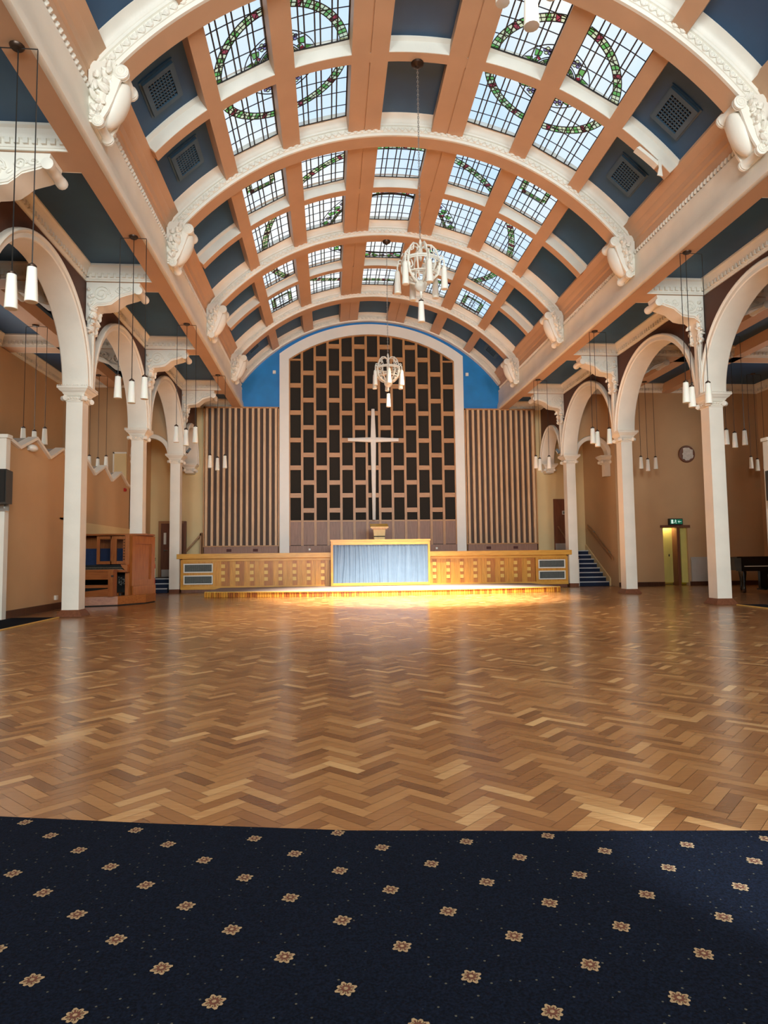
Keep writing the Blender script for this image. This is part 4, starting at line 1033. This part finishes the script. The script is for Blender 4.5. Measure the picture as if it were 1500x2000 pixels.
mb.tube([(10.44, 21.57, 2.205), (10.33, 21.57, 2.205)], .008, 5); mb.tube([(10.365, 21.57, 2.24), (10.33, 21.57, 2.205), (10.365, 21.57, 2.17)], .008, 5)
mb.build('pictogram', SIGNW, ES, smooth=False)
pn = MB(); pn.box(10.78, 11.42, 21.62, 21.675, .142, .98); tag(pn.build('grey_board', GREYW, smooth=False), 'pale grey rectangular board against the wall right of the exit doorway', 'panel')
# round plaque
cl = thing('round_plaque', 'round dark wooden plaque with a ragged white patch high on the right wall', 'plaque', (10.8, 21.68, 4.57))
mb = MB(); n_ = 36; c = (10.80, 4.57)
mb.loft([[(c[0]+r*cos(2*pi*k/n_), y, c[1]+r*sin(2*pi*k/n_)) for k in range(n_)] for r, y in ((.30, 21.69), (.30, 21.66), (.285, 21.64), (.26, 21.645), (.25, 21.66))]); mb.build('frame_rim', PLINTH, cl)
mb = MB(); rnd = random.Random(4)
pts = [(-.14, .20), (-.08, .22), (.08, .22), (.12, .17), (.21, .15), (.20, -.02), (.23, -.06), (.20, -.14), (.10, -.17), (.06, -.22), (-.06, -.23), (-.10, -.18), (-.17, -.17), (-.15, -.05), (-.18, 0), (-.14, .06)]
mb.prism([(c[0]+x, 21.634, c[1]+z) for x, z in pts], (0, .02, 0)); mb.build('ragged_patch', PAPER, cl, smooth=False)
fp = thing('framed_hatch', 'white framed hatch high on the far wall behind the organ', 'hatch', (-8.25, 21.68, 4.1))
mb = MB(); mb.box(-8.60, -8.22, 21.64, 21.69, 3.55, 4.55); mb.build('panel', BUFF2, fp, smooth=False)
mb = MB(); mb.box(-8.64, -8.60, 21.62, 21.69, 3.5, 4.6); mb.box(-8.64, -8.22, 21.62, 21.69, 4.55, 4.6); mb.build('frame', CREAM, fp, smooth=False)

# ================================================================== organ console and bench
og = thing('organ_console', 'oak organ console with glazed music doors in the recess behind the nearest left column', 'organ', (-7.2, 17, 0))
BP = [(-8.30, 17.62), (-8.30, 16.05), (-7.55, 16.02), (-6.75, 16.30), (-6.28, 17.0), (-6.20, 17.62)]
mb = MB(); mb.prism([(x, y, .03) for x, y in BP], (0, 0, .20)); mb.build('base_platform', ORGH, og, smooth=False)
mb = MB(); mb.prism([(-7.2+(x+7.2)*.985, 16.95+(y-16.95)*.985, .003) for x, y in BP], (0, 0, .03)); mb.build('shadow_gap_strip', DARK, og, smooth=False)  # dark strip painting the shadow gap under the organ base
mb = MB(); mb.box(-8.25, -6.45, 17.5, 17.6, .23, 1.72); mb.build('back_panel', ORGW, og, smooth=False)
mb = MB(); mb.box(-8.28, -6.24, 16.88, 17.62, 1.72, 1.76); mb.build('top_board', ORGH, og, smooth=False)
# right end panel with raised frame
e0, e1 = (-6.58, 16.72), (-6.26, 17.60)
u = Vector((e1[0]-e0[0], e1[1]-e0[1], 0)).normalized(); nv = Vector((u.y, -u.x, 0))
def slab(mb, a, b, z0, z1, d0, d1):
    p = Vector((*e0, 0)); q = [p+u*a+nv*d0, p+u*b+nv*d0, p+u*b+nv*d1, p+u*a+nv*d1]
    mb.prism([(v.x, v.y, z0) for v in q], (0, 0, z1-z0))
mb = MB(); slab(mb, 0, .93, .23, 1.72, -.05, 0); mb.build('end_panel', ORGW, og, smooth=False)
mb = MB(); slab(mb, 0, .16, .23, 1.70, 0, .04); slab(mb, .78, .93, .23, 1.70, 0, .04); slab(mb, .16, .78, 1.50, 1.70, 0, .04); slab(mb, .16, .78, .45, .60, 0, .04); slab(mb, 0, .93, .23, .45, 0, .075); mb.build('end_frame', ORGW, og, smooth=False)
mb = MB(); mb.box(-6.72, -6.57, 16.74, 17.5, .23, 1.72); mb.build('right_cheek', ORGW, og, smooth=False)
mb = MB(); mb.box(-8.28, -8.16, 16.4, 17.5, .95, 1.72); mb.box(-8.28, -8.22, 16.4, 17.5, .23, .95, 1); mb.build('left_cheek', [ORGW, DARK], og, smooth=False)
mb = MB(); mb.box(-8.16, -6.72, 17.40, 17.48, 1.30, 1.70, 0); mb.build('inner_panel', ORGW, og, smooth=False)
mb = MB(); mb.box(-8.16, -6.74, 17.30, 17.40, .98, 1.40); mb.build('blue_cloth', NAVY, og, smooth=False)
mb = MB(); mb.box(-8.16, -6.72, 16.95, 17.48, .86, .98); mb.build('key_slip', DARK, og, smooth=False)
for x0, x1 in ((-7.47, -7.06), (-7.06, -6.78)):
    mb = MB(); y0, y1 = 16.9, 16.94; z0, z1 = 1.0, 1.70; f = .075
    mb.box(x0, x0+f, y0, y1, z0, z1); mb.box(x1-f if x1 < -7 else x1-.05, x1, y0, y1, z0, z1); mb.box(x0+f, x1-.05, y0, y1, z0, z0+f); mb.box(x0+f, x1-.05, y0, y1, z1-f, z1)
    d_ = mb.build('glazed_door', ORGW, og, smooth=False)
    mb = MB(); mb.box(x0+f, x1-.05, y0+.015, y0+.02, z0+f, z1-f)
    gm = bpy.data.materials.get('cabinet_glass')
    if gm is None:
        gm, nt, b = new_mat('cabinet_glass'); b.inputs['Base Color'].default_value = (.04, .04, .05, 1); b.inputs['Roughness'].default_value = .1; b.inputs['Specular IOR Level'].default_value = .02; b.inputs['Alpha'].default_value = .06
    mb.build('door_glass', gm, d_, smooth=False)
mb = MB(); mb.box(-6.78, -6.57, 16.88, 16.94, 1.0, 1.72); mb.build('front_stile', ORGW, og, smooth=False)
mb = MB()
for k in range(8): mb.ell((-6.80, 16.88, 1.12+.07*k), (.014, .02, .014), 6, 4)
mb.build('stop_knobs', BLACK, og)
mb = MB(); mb.prism([(-6.72, 16.5, .92), (-6.60, 16.5, .80), (-6.60, 16.5, .98), (-6.76, 16.5, .99)], (0, .42, 0)); mb.box(-8.16, -6.62, 16.60, 16.95, .80, .86); mb.build('key_shelf', ORGH, og, smooth=False)
for j, (y, z) in enumerate(((16.62, .86), (16.76, .90))):
    mb = MB()
    for k in range(46): x = -8.05+k*.0285; mb.box(x, x+.026, y, y+.13, z+.002, z+.022)
    for k in range(46):
        if k % 7 in (0, 1, 3, 4, 5): x = -8.05+k*.0285+.019; mb.box(x, x+.014, y+.05, y+.13, z+.022, z+.034, 1)
    mb.build('manual_keys', [ORGIV, BLACK], og, smooth=False)
mb = MB()
for k in range(22): mb.box(-7.95+.055*k, -7.92+.055*k, 16.55, 17.1, .235, .29, k % 2)
mb.build('pedal_board', [ORGW, BLACK], og, smooth=False)
mb = MB()
rnd = random.Random(8)
for k in range(24): mb.ell((rnd.uniform(-6.74, -6.6)-.1, 16.62+rnd.uniform(-.06, .06), rnd.uniform(.48, .68)), (.014, .03, .012), 5, 3)
mb.build('thumb_pistons', GREYM, og)
mb = MB(); mb.box(-8.16, -6.75, 17.15, 17.2, .25, .86); mb.build('knee_panel', DARK, og, smooth=False)

bn = thing('organ_bench', 'oak organ bench with open rails in front of the organ keys', 'bench', (-7.3, 16.3, .235))
zb = .232
mb = MB(); mb.box(-8.15, -6.80, 16.12, 16.45, .835, .875); mb.build('seat', ORGH, bn, smooth=False)
mb = MB(); mb.box(-8.08, -6.93, 16.15, 16.19, .64, .835); mb.build('apron', ORGH, bn, smooth=False)
mb = MB(); mb.box(-8.08, -6.93, 16.17, 16.21, .44, .51); mb.build('stretcher', ORGH, bn, smooth=False)
mb = MB(); K = 12
mb.loft([[(-8.08+1.15*k/K, 16.15, zb), (-8.08+1.15*k/K, 16.15, .32+.10*(k/K)**1.5), (-8.08+1.15*k/K, 16.20, .32+.10*(k/K)**1.5), (-8.08+1.15*k/K, 16.20, zb)] for k in range(K+1)]); mb.build('lower_rail', ORGH, bn, smooth=False)
for x in (-8.12, -6.93):
    mb = MB(); mb.box(x, x+.11, 16.13, 16.44, zb, .835); mb.build('leg', ORGW, bn, smooth=False)
mb = MB(); mb.box(-6.86, -6.80, 16.11, 16.13, .70, .74); mb.build('latch', BLACK, bn, smooth=False)

# ================================================================== grand piano
pn = thing('grand_piano', 'black grand piano standing in the right transept behind the nearest column', 'piano', (10, 17.6, 0))
out = [(9.55, 17.2), (11.1, 17.1), (11.15, 18.3), (10.75, 18.75), (10.2, 18.8), (9.85, 18.5), (9.7, 18.1)]
mb = MB(); mb.prism([(x, y, .62) for x, y in out], (0, 0, .34)); mb.build('case', PIANO, pn, smooth=False)
mb = MB(); mb.prism([(10.3+(x-10.3)*1.02, 17.9+(y-17.9)*1.02, .965) for x, y in out], (0, 0, .03)); mb.build('lid', PIANO, pn, smooth=False)
mb = MB(); mb.box(9.5, 11.15, 16.95, 17.2, .60, .72); mb.build('key_bed', PIANO, pn, smooth=False)
mb = MB(); mb.box(9.62, 11.05, 16.97, 17.15, .72, .74); mb.build('keys', IVORY, pn, smooth=False)
for a, b in ((9.5, 9.58), (11.08, 11.15)):
    mb = MB(); mb.box(a, b, 16.95, 17.25, .72, .96); mb.build('key_cheek', PIANO, pn, smooth=False)
for x, y in ((9.75, 17.25), (10.95, 17.25), (10.5, 18.5)):
    mb = MB(); mb.lathe([(.05, .10), (.04, .15), (.045, .3), (.075, .55), (.07, .62)], (x, y, 0), 10); l_ = mb.build('leg', PIANO, pn)
    mb = MB(); mb.lathe([(.035, .004), (.05, .03), (.05, .07), (.03, .10)], (x, y, 0), 10); mb.build('caster', BRONZE, l_)
mb = MB(); mb.box(10.2, 10.5, 17.2, 17.3, .12, .62); mb.box(10.15, 10.55, 17.0, 17.3, .08, .12); mb.build('pedal_lyre', PIANO, pn, smooth=False)
mb = MB()
for x in (10.25, 10.35, 10.45): mb.ell((x, 16.96, .10), (.02, .06, .012), 8, 4)
mb.build('pedal', STEEL, pn)
ps = thing('piano_stool', 'dark piano stool in front of the grand piano', 'stool', (10.3, 16.4, 0))
mb = MB(); mb.box(10.0, 10.6, 16.3, 16.62, .44, .52); mb.build('seat', PIANO, ps, smooth=False)
for x in (10.03, 10.57):
    for y in (16.33, 16.59):
        mb = MB(); mb.box(x-.025, x+.025, y-.025, y+.025, .003, .44); mb.build('leg', PIANO, ps, smooth=False)

# ================================================================== loudspeakers
for sx, lab in ((-1, 'black loudspeaker mounted on the left pier above the aisle carpet'), (1, 'black loudspeaker mounted on the right pier above the grand piano')):
    xc = sx*(7.83 if sx < 0 else 7.60); yc = 12.62
    sp = thing('loudspeaker', lab, 'loudspeaker', (xc, yc, 2.55), 'loudspeakers on the piers')
    mb = MB(); mb.prism([(xc-.27, yc-.2, 2.17), (xc+.27, yc-.2, 2.17), (xc+.2, yc+.2, 2.17), (xc-.2, yc+.2, 2.17)], (0, 0, .62)); mb.build('cabinet', BLACK, sp, smooth=False)
    mb = MB(); mb.box(xc-.25, xc+.25, yc-.215, yc-.2, 2.20, 2.76); mb.build('grille', DARK, sp, smooth=False)
    mb = MB(); mb.box(xc-.05, xc+.05, yc+.2, 12.86, 2.10, 2.21); mb.box(xc-.12, xc+.12, 12.86, 12.895, 2.05, 2.35); mb.build('wall_bracket', STEEL, sp, smooth=False)

# ================================================================== pendant lights
def pendant(hook, hang, label, group, wires=True):
    hx, hy, hz = hook
    t = thing('pendant_light', label, 'pendant light', hook, group)
    mb = MB(); mb.lathe([(.06, -.035), (.075, -.02), (.08, -.001)], hook, 12); mb.build('ceiling_rose', BRONZE, t)
    for (x, y, z) in hang:
        mb = MB(); mb.tube([(hx+(x-hx)*.2, hy+(y-hy)*.2, hz-.03), (x, y, hz-.045+.0), (x, y, hz-.06), (x, y, z+.42)], .0065, 5); mb.build('cord', BLACK, t)
        mb = MB(); n_ = 14
        mb.lathe([(.0, -.002), (.063, .0), (.0675, .006), (.066, .03), (.048, .375), (.044, .38), (.0, .381)], (x, y, z), n_); s_ = mb.build('lamp_shade', OPAL, t)
        mb = MB(); mb.lathe([(.045, .376), (.046, .40), (.03, .415), (.012, .43)], (x, y, z), n_); mb.build('lamp_cap', BRONZE, s_)
GN = 'triple pendant lights under the nave beams'; GT = 'triple pendant lights in the transepts'
PL = [(-1, 7.10, 'nearest cluster of long white glass pendants, left beam, cut by the picture edge'), (-1, 11.38, 'triple white pendant light on the left beam in front of the second arch'),
      (-1, 15.66, 'triple white pendant light on the left beam beside the stage-corner column'), (-1, 20.05, 'triple white pendant light in front of the left slatted panel'),
      (1, 11.36, 'triple white pendant light on the right beam in front of the nearest right column'), (1, 15.65, 'triple white pendant light on the right beam in front of the small side arch'), (1, 20.16, 'triple white pendant light at the right end of the right slatted panel')]
for sx, y, lab in PL:
    xs = sorted([sx*4.82, sx*5.05, sx*5.265])
    if sx > 0: xs = [4.90, 5.04, 5.33]
    pendant((sx*5.05, y, ZSOF-.001), [(xs[0], y-.02, 3.86), (xs[1], y+.03, 3.79), (xs[2], y-.02, 3.85)], lab, GN)
TL = [(-8.65, 15.93, 'left transept, nearer, partly hidden by the zigzag coping'), (-8.65, 20.2, 'left transept, farther, above the zigzag coping'),
      (8.65, 20.26, 'right transept, left of the round plaque'), (8.70, 15.75, 'right transept, just right of the nearest column'), (12.40, 20.24, 'right transept, beside the picture edge')]
for x, y, w in TL:
    pendant((x, y, ZSOF-.001 if x < 12 else ZPAN-.001), [(x-.22, y, 3.86), (x+.02, y+.03, 3.79), (x+.27, y, 3.85)], 'triple white pendant light in the '+w, GT)

# ================================================================== chandeliers
def chandelier(y, dz_, label, top, rot=0.0):
    t = thing('chandelier', label, 'chandelier', (0, y, 6.3), 'white basket chandeliers of the nave')
    Z = lambda z: z+dz_
    mb = MB(); mb.lathe([(.03, -.10), (.035, -.07), (.11, -.035), (.12, -.001)], (0, y, top), 16); mb.build('ceiling_rose', BRONZE, t)
    mb = MB(); z = Z(6.80); k = 0
    while z < top-.08:
        pts = []
        for q in range(8):
            a = 2*pi*q/8; d = .014*cos(a); pts.append((d if k % 2 else 0, y+(0 if k % 2 else d), z+.026+.028*sin(a)))
        mb.tube(pts, .005, 4, closed=True); z += .043; k += 1
    mb.build('chain', STEEL, t)
    mb = MB(); mb.lathe([(.012, 6.40), (.03, 6.45), (.02, 6.52), (.045, 6.58), (.03, 6.64), (.018, 6.70), (.03, 6.74), (.012, 6.80)], (0, y, dz_), 10); mb.build('stem', WHITE, t)
    for k in range(6):
        a = rot+2*pi*k/6+.5; c, s = cos(a), sin(a)
        R = lambda r, z: (r*c, y+r*s, Z(z))
        mb = MB(); mb.tube([R(.03, 6.64), R(.10, 6.69), (R(.2, 6.67)), R(.28, 6.58), R(.32, 6.46), R(.33, 6.38)], .016, 6); mb.build('crown_arm', WHITE, t)
        mb = MB(); mb.tube([R(.34, 6.38), R(.345, 6.25), R(.30, 6.12), R(.20, 6.03), R(.08, 5.98)], .022, 6)
        mb.tube([R(.33, 6.36), R(.25, 6.34), R(.22, 6.26), R(.27, 6.20), R(.31, 6.25)], .014, 5); mb.tube([R(.10, 6.0), R(.13, 6.12), R(.20, 6.14), R(.21, 6.08)], .012, 5)
        mb.tube([R(.33, 6.42), R(.37, 6.46), R(.41, 6.44), R(.40, 6.39), R(.36, 6.39)], .013, 5); mb.tube([R(.19, 6.66), R(.20, 6.56), R(.26, 6.52), R(.28, 6.58)], .012, 5)
        mb.ell(R(.325, 6.24), (.035, .035, .05), 7, 5); mb.ell(R(.22, 6.08), (.03, .03, .035), 7, 5)
        a2 = a+pi/6; Q = lambda r, z: (r*cos(a2), y+r*sin(a2), Z(z))
        mb.tube([Q(.335, 6.36), Q(.335, 6.24), Q(.27, 6.12), Q(.15, 6.02)], .015, 5); mb.tube([Q(.335, 6.38), Q(.29, 6.45), Q(.335, 6.50), Q(.36, 6.44)], .012, 5)
        b_ = mb.build('basket_arm', WHITE, t)
        mb = MB(); mb.tube([R(.34, 6.38), R(.40, 6.40), R(.425, 6.36), R(.425, 6.26)], .014, 5); mb.lathe([(.042, 6.21), (.046, 6.235), (.02, 6.27)], (.425*c, y+.425*s, dz_), 10); mb.build('lamp_holder', WHITE, t)
        mb = MB(); mb.lathe([(0, 5.838), (.060, 5.84), (.064, 5.846), (.063, 5.87), (.047, 6.21), (0, 6.212)], (.425*c, y+.425*s, dz_), 12); mb.build('lamp_shade', OPAL, t)
    for r, z, w in ((.335, 6.38, .022), (.345, 6.34, .012), (.30, 6.13, .012)):
        mb = MB(); mb.tube([(r*cos(2*pi*k/36), y+r*sin(2*pi*k/36), Z(z)) for k in range(36)], w, 6, closed=True); mb.build('ring', WHITE, t)
    mb = MB(); mb.lathe([(.02, 6.05), (.07, 6.03), (.11, 5.97), (.115, 5.92), (.08, 5.86), (.03, 5.83), (.02, 5.79), (.035, 5.765), (.012, 5.74), (.012, 5.72)][::-1], (0, y, dz_), 16); mb.build('bottom_boss', WHITE, t)
    mb = MB(); mb.tube([(0, y, Z(5.73)), (0, y, Z(5.66))], .006, 5); mb.lathe([(.046, 5.65), (.046, 5.675), (.02, 5.69)], (0, y, dz_), 10); mb.build('drop_holder', BRONZE, t)
    mb = MB(); mb.lathe([(0, 5.278), (.062, 5.28), (.066, 5.286), (.064, 5.31), (.048, 5.65), (0, 5.652)], (0, y, dz_), 12); mb.build('drop_shade', OPAL, t)
chandelier(11.31, 0, 'white basket chandelier in the middle of the vault, nearer whole one', ZC+RB-.0, .25)
chandelier(17.9, 0, 'white basket chandelier hanging in front of the lattice screen', ZC+RR-.0, 0)
chandelier(4.90, .10, 'nearest chandelier, only its lowest white glass tubes show at the top edge', ZC+RR, .30)

# ================================================================== ventilation grilles in the vault
def vent(theta, y, label, w=.62, h=.72):
    t0 = R_(theta); c = Vector((RP*sin(t0), y, ZC+RP*cos(t0))); T = Vector((cos(t0), 0, -sin(t0))); Yv = Vector((0, 1, 0)); Rn = Vector((sin(t0), 0, cos(t0)))
    t = thing('vent_grille', label, 'vent grille', c, 'blue ventilation grilles of the vault')
    def bar(mb, a0, a1, b0, b1, d0, d1, mi=0):
        v = [c+T*a+Yv*b-Rn*d for d in (d0, d1) for b in (b0, b1) for a in (a0, a1)]
        mb.faces(v, [(0, 2, 3, 1), (4, 5, 7, 6), (0, 1, 5, 4), (2, 6, 7, 3), (0, 4, 6, 2), (1, 3, 7, 5)], mi)
    W2, H2 = w/2, h/2; mb = MB(); f = .085
    bar(mb, -W2, W2, -H2, -H2+f, .0, .07); bar(mb, -W2, W2, H2-f, H2, .0, .07); bar(mb, -W2, -W2+f, -H2+f, H2-f, .0, .07); bar(mb, W2-f, W2, -H2+f, H2-f, .0, .07)
    bar(mb, -W2-.03, W2+.03, -H2-.03, H2+.03, .0, .025); mb.build('frame', VENTB, t, smooth=False)
    mb = MB(); bar(mb, -W2+f, W2-f, -H2+f, H2-f, .026, .03); mb.build('opening_shade_plate', DARK, t, smooth=False)  # solid near-black plate, its colour paints the shade of a deep opening
    mb = MB(); n_ = 8
    for k in range(1, n_):
        a = -W2+f+(w-2*f)*k/n_; bar(mb, a-.009, a+.009, -H2+f, H2-f, .04, .058)
        b = -H2+f+(h-2*f)*k/n_; bar(mb, -W2+f, W2-f, b-.009, b+.009, .04, .058)
    mb.build('grille', VENTB, t, smooth=False)
for sx in (-1, 1):
    ya, yb = BY[1]; ym = FR[1]+2.14
    vent(sx*42.7, (ya+ym)/2+.12, 'square blue grille in the %s side of the vault, nearer' % side(sx)); vent(sx*42.7, (ym+.22+yb)/2+.03, 'square blue grille in the %s side of the vault, farther' % side(sx))
    vent(sx*43, (BY[4][0]+BY[4][1])/2, 'small blue grille low in the vault against the stage wall, %s side' % side(sx), .55, .6)
# hanging plaster flake
mb = MB(); th = R_(44); 
pts = [(4.08, 8.60), (4.25, 8.47), (4.42, 8.33), (4.47, 8.28)]
y = FR[1]+2.10
mb.loft([[(x*.98-.03, y-.02, z-.10), (x*.98+.03, y-.02, z-.07), (x*.98+.03, y+.10, z-.07), (x*.98-.03, y+.12, z-.10)] for x, z in pts])
mb.loft([[(4.36, y-.02, 8.30), (4.44, y-.02, 8.30), (4.44, y+.015, 8.30), (4.36, y+.015, 8.30)], [(4.36, y-.05, 8.12), (4.41, y-.05, 8.12), (4.41, y-.03, 8.12), (4.36, y-.03, 8.12)], [(4.33, y-.04, 7.98), (4.43, y-.04, 7.96), (4.43, y-.02, 7.96), (4.33, y-.02, 7.98)]])
tag(mb.build('hanging_plaster', CREAM, smooth=False), 'strip of loose plaster hanging from the coffer bar near the right grilles', 'plaster flake')

# ================================================================== small fittings
for sx in (-1, 1):
    x = sx*6.42
    t = thing('floodlight', 'small black floodlight on the stage-corner column %s' % ('above the brown door' if sx < 0 else 'above the stairs'), 'floodlight', (x, 22, 4.7), 'floodlights aimed at the stage')
    c = Vector((sx*6.36, 22.2, 4.74)); a = Vector((-sx*.8, .25, -.55)).normalized(); b = Vector((a.y, -a.x, 0)).normalized(); u = a.cross(b)
    mb = MB(); v = [c+b*p*.10+u*q*.085+a*r for r in (-.05, .03) for q in (-1, 1) for p in (-1, 1)]
    mb.faces(v, [(0, 2, 3, 1), (4, 5, 7, 6), (0, 1, 5, 4), (2, 6, 7, 3), (0, 4, 6, 2), (1, 3, 7, 5)]); mb.build('housing', BLACK, t, smooth=False)
    mb = MB(); v = [c+b*p*.08+u*q*.065+a*r for r in (.031, .036) for q in (-1, 1) for p in (-1, 1)]
    mb.faces(v, [(0, 2, 3, 1), (4, 5, 7, 6), (0, 1, 5, 4), (2, 6, 7, 3), (0, 4, 6, 2), (1, 3, 7, 5)]); mb.build('lens', WHITE, t, smooth=False)
    mb = MB(); mb.tube([c-a*.04, Vector((sx*6.45, 22.16, 4.66)), Vector((sx*6.47, 22.16, 4.61))], .015, 6); mb.build('bracket', BLACK, t)
mb = MB(); mb.box(-7.85, -7.80, 20.2, 20.32, 3.17, 3.27); mb.ell((-7.79, 20.26, 3.22), (.02, .04, .04), 8, 5)
tag(mb.build('alarm_sounder', RED), 'small red alarm box on the partition above the organ', 'alarm')
ll = thing('globe_lamp', 'round white lamp fixed under the first zigzag of the partition', 'wall lamp', (-7.8, 13.93, 3.44))
mb = MB(); mb.ell((-7.77, 13.95, 3.43), (.09, .13, .075), 12, 8); mb.build('globe', OPAL, ll)
mb = MB(); mb.box(-7.85, -7.80, 13.88, 14.02, 3.38, 3.48); mb.build('mount', WHITE, ll, smooth=False)
so = MB(); so.box(-7.85, -7.80, 15.36, 15.46, .22, .32); tag(so.build('power_socket', WHITE, smooth=False), 'white wall socket low on the partition beside the organ', 'socket')
mb = MB(); mb.tube([(6.44, 13.36, 4.58), (6.435, 13.36, 5.7)], .013, 6); mb.tube([(6.40, 13.36, 4.58), (6.40, 13.36, 5.6)], .013, 6)
tag(mb.build('cable_conduit', WHITE), 'thin white cable conduit running up above the capital beside the grand piano', 'conduit')

# ================================================================== camera
cd = bpy.data.cameras.new('camera'); cam = bpy.data.objects.new('camera', cd); COL.objects.link(cam)
yaw, pitch, roll = .0837, .0696, -.0117
f = Vector((sin(yaw)*cos(pitch), cos(yaw)*cos(pitch), sin(pitch))); r = Vector((cos(yaw), -sin(yaw), 0)); u = r.cross(f)
r2 = r*cos(roll)+u*sin(roll); u2 = u*cos(roll)-r*sin(roll)
cam.matrix_world = Matrix(((r2.x, u2.x, -f.x, -1.6619), (r2.y, u2.y, -f.y, 0), (r2.z, u2.z, -f.z, 1.0866), (0, 0, 0, 1)))
cd.sensor_fit = 'VERTICAL'; cd.sensor_height = 32; cd.sensor_width = 24; cd.lens = 1274.84/2000*32; cd.clip_end = 200; cd.clip_start = .05
SC.camera = cam

# ================================================================== light
w = bpy.data.worlds.new('sky'); SC.world = w; w.use_nodes = True
nt = w.node_tree; bg = nt.nodes['Background']
tc = nt.nodes.new('ShaderNodeTexCoord'); nz = nt.nodes.new('ShaderNodeTexNoise'); nz.inputs['Scale'].default_value = 3.5; nz.inputs['Detail'].default_value = 3
nt.links.new(tc.outputs['Generated'], nz.inputs['Vector'])
cr = nt.nodes.new('ShaderNodeValToRGB'); cr.color_ramp.elements[0].position = .38; cr.color_ramp.elements[1].position = .62
cr.color_ramp.elements[0].color = (.62, .80, 1.0, 1); cr.color_ramp.elements[1].color = (1.0, .98, .95, 1)
nt.links.new(nz.outputs['Fac'], cr.inputs['Fac']); nt.links.new(cr.outputs['Color'], bg.inputs['Color'])
bg.inputs['Strength'].default_value = 1.12
def area(name, loc, rot, sx_, sy_, power, col, portal=False, spread=pi):
    l = bpy.data.lights.new(name, 'AREA'); l.shape = 'RECTANGLE'; l.size = sx_; l.size_y = sy_; l.energy = power; l.color = col
    if portal: l.cycles.is_portal = True
    l.spread = spread
    o = bpy.data.objects.new(name, l); COL.objects.link(o); o.location = loc; o.rotation_euler = rot; return o
area('skylight_portal', (0, 13.2, 10.62), (0, 0, 0), 13, 20, 1, (1, 1, 1), True)
for i, (a, b) in enumerate(RW):
    area('assumed_rear_daylight', ((a+b)/2, -5.05, 5.3), (R_(90), 0, 0), b-a, 4.1, 415, (.90, .985, .98), False, R_(120))  # added area lights, daylight through the assumed rear windows
# added spot inside the vault, stands in for assumed sunlight on the stage front
l = bpy.data.lights.new('added_stage_spot', 'SPOT'); l.energy = 54000; l.color = (1.0, .85, .62); l.spot_size = R_(54); l.spot_blend = 1.0; l.shadow_soft_size = .35
o = bpy.data.objects.new('added_stage_spot', l); COL.objects.link(o); o.location = (2.0, 14.9, 9.35)
d = Vector((.8, 17.8, .0))-Vector(o.location); o.rotation_euler = d.to_track_quat('-Z', 'Y').to_euler()
l = bpy.data.lights.new('floor_fill_spot', 'SPOT'); l.energy = 6000; l.color = (1.0, .80, .52); l.spot_size = R_(60); l.spot_blend = 1.0; l.shadow_soft_size = .35  # added warm fill spot, brightens the floor around the stage light pool
o = bpy.data.objects.new('floor_fill_spot', l); COL.objects.link(o); o.location = (-1.9, 14.7, 9.4)
d = Vector((-.6, 13.2, 0))-Vector(o.location); o.rotation_euler = d.to_track_quat('-Z', 'Y').to_euler()
l = bpy.data.lights.new('added_carpet_spot', 'SPOT'); l.energy = 8000; l.color = (.72, .86, 1.0); l.spot_size = R_(5.6); l.spot_blend = .8; l.shadow_soft_size = .05  # added narrow spot inside the hall, for an assumed sun patch on the carpet
o = bpy.data.objects.new('added_carpet_spot', l); COL.objects.link(o); o.location = (4.7, -4.7, 5.6)
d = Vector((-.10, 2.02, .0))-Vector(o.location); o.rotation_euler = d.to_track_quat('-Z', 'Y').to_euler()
# assumed lamp, unseen, lighting the lobby behind the exit doorway
l = bpy.data.lights.new('assumed_lobby_lamp', 'POINT'); l.energy = 30; l.color = (1, .93, .6); l.shadow_soft_size = .1
o = bpy.data.objects.new('assumed_lobby_lamp', l); COL.objects.link(o); o.location = (10.1, 21.96, 2.2)
# added fill panels brightening the transept walls, no windows modelled there
area('transept_fill_panel', (12.8, 17.3, 4.6), (R_(90), 0, R_(90)), 5, 3, 45, (1, .93, .84))
area('transept_fill_panel', (-10.15, 17.3, 5.2), (R_(90), 0, R_(-90)), 5, 2, 40, (1, .93, .84))

SC.view_settings.view_transform = 'Standard'; SC.view_settings.look = 'None'; SC.view_settings.gamma = 1; SC.view_settings.use_curve_mapping = False
SC.view_settings.exposure = 0.32
cy = SC.cycles
cy.use_denoising = True; cy.max_bounces = 8; cy.diffuse_bounces = 5; cy.glossy_bounces = 3; cy.transparent_max_bounces = 12
cy.sample_clamp_indirect = 6; cy.caustics_reflective = False; cy.caustics_refractive = False
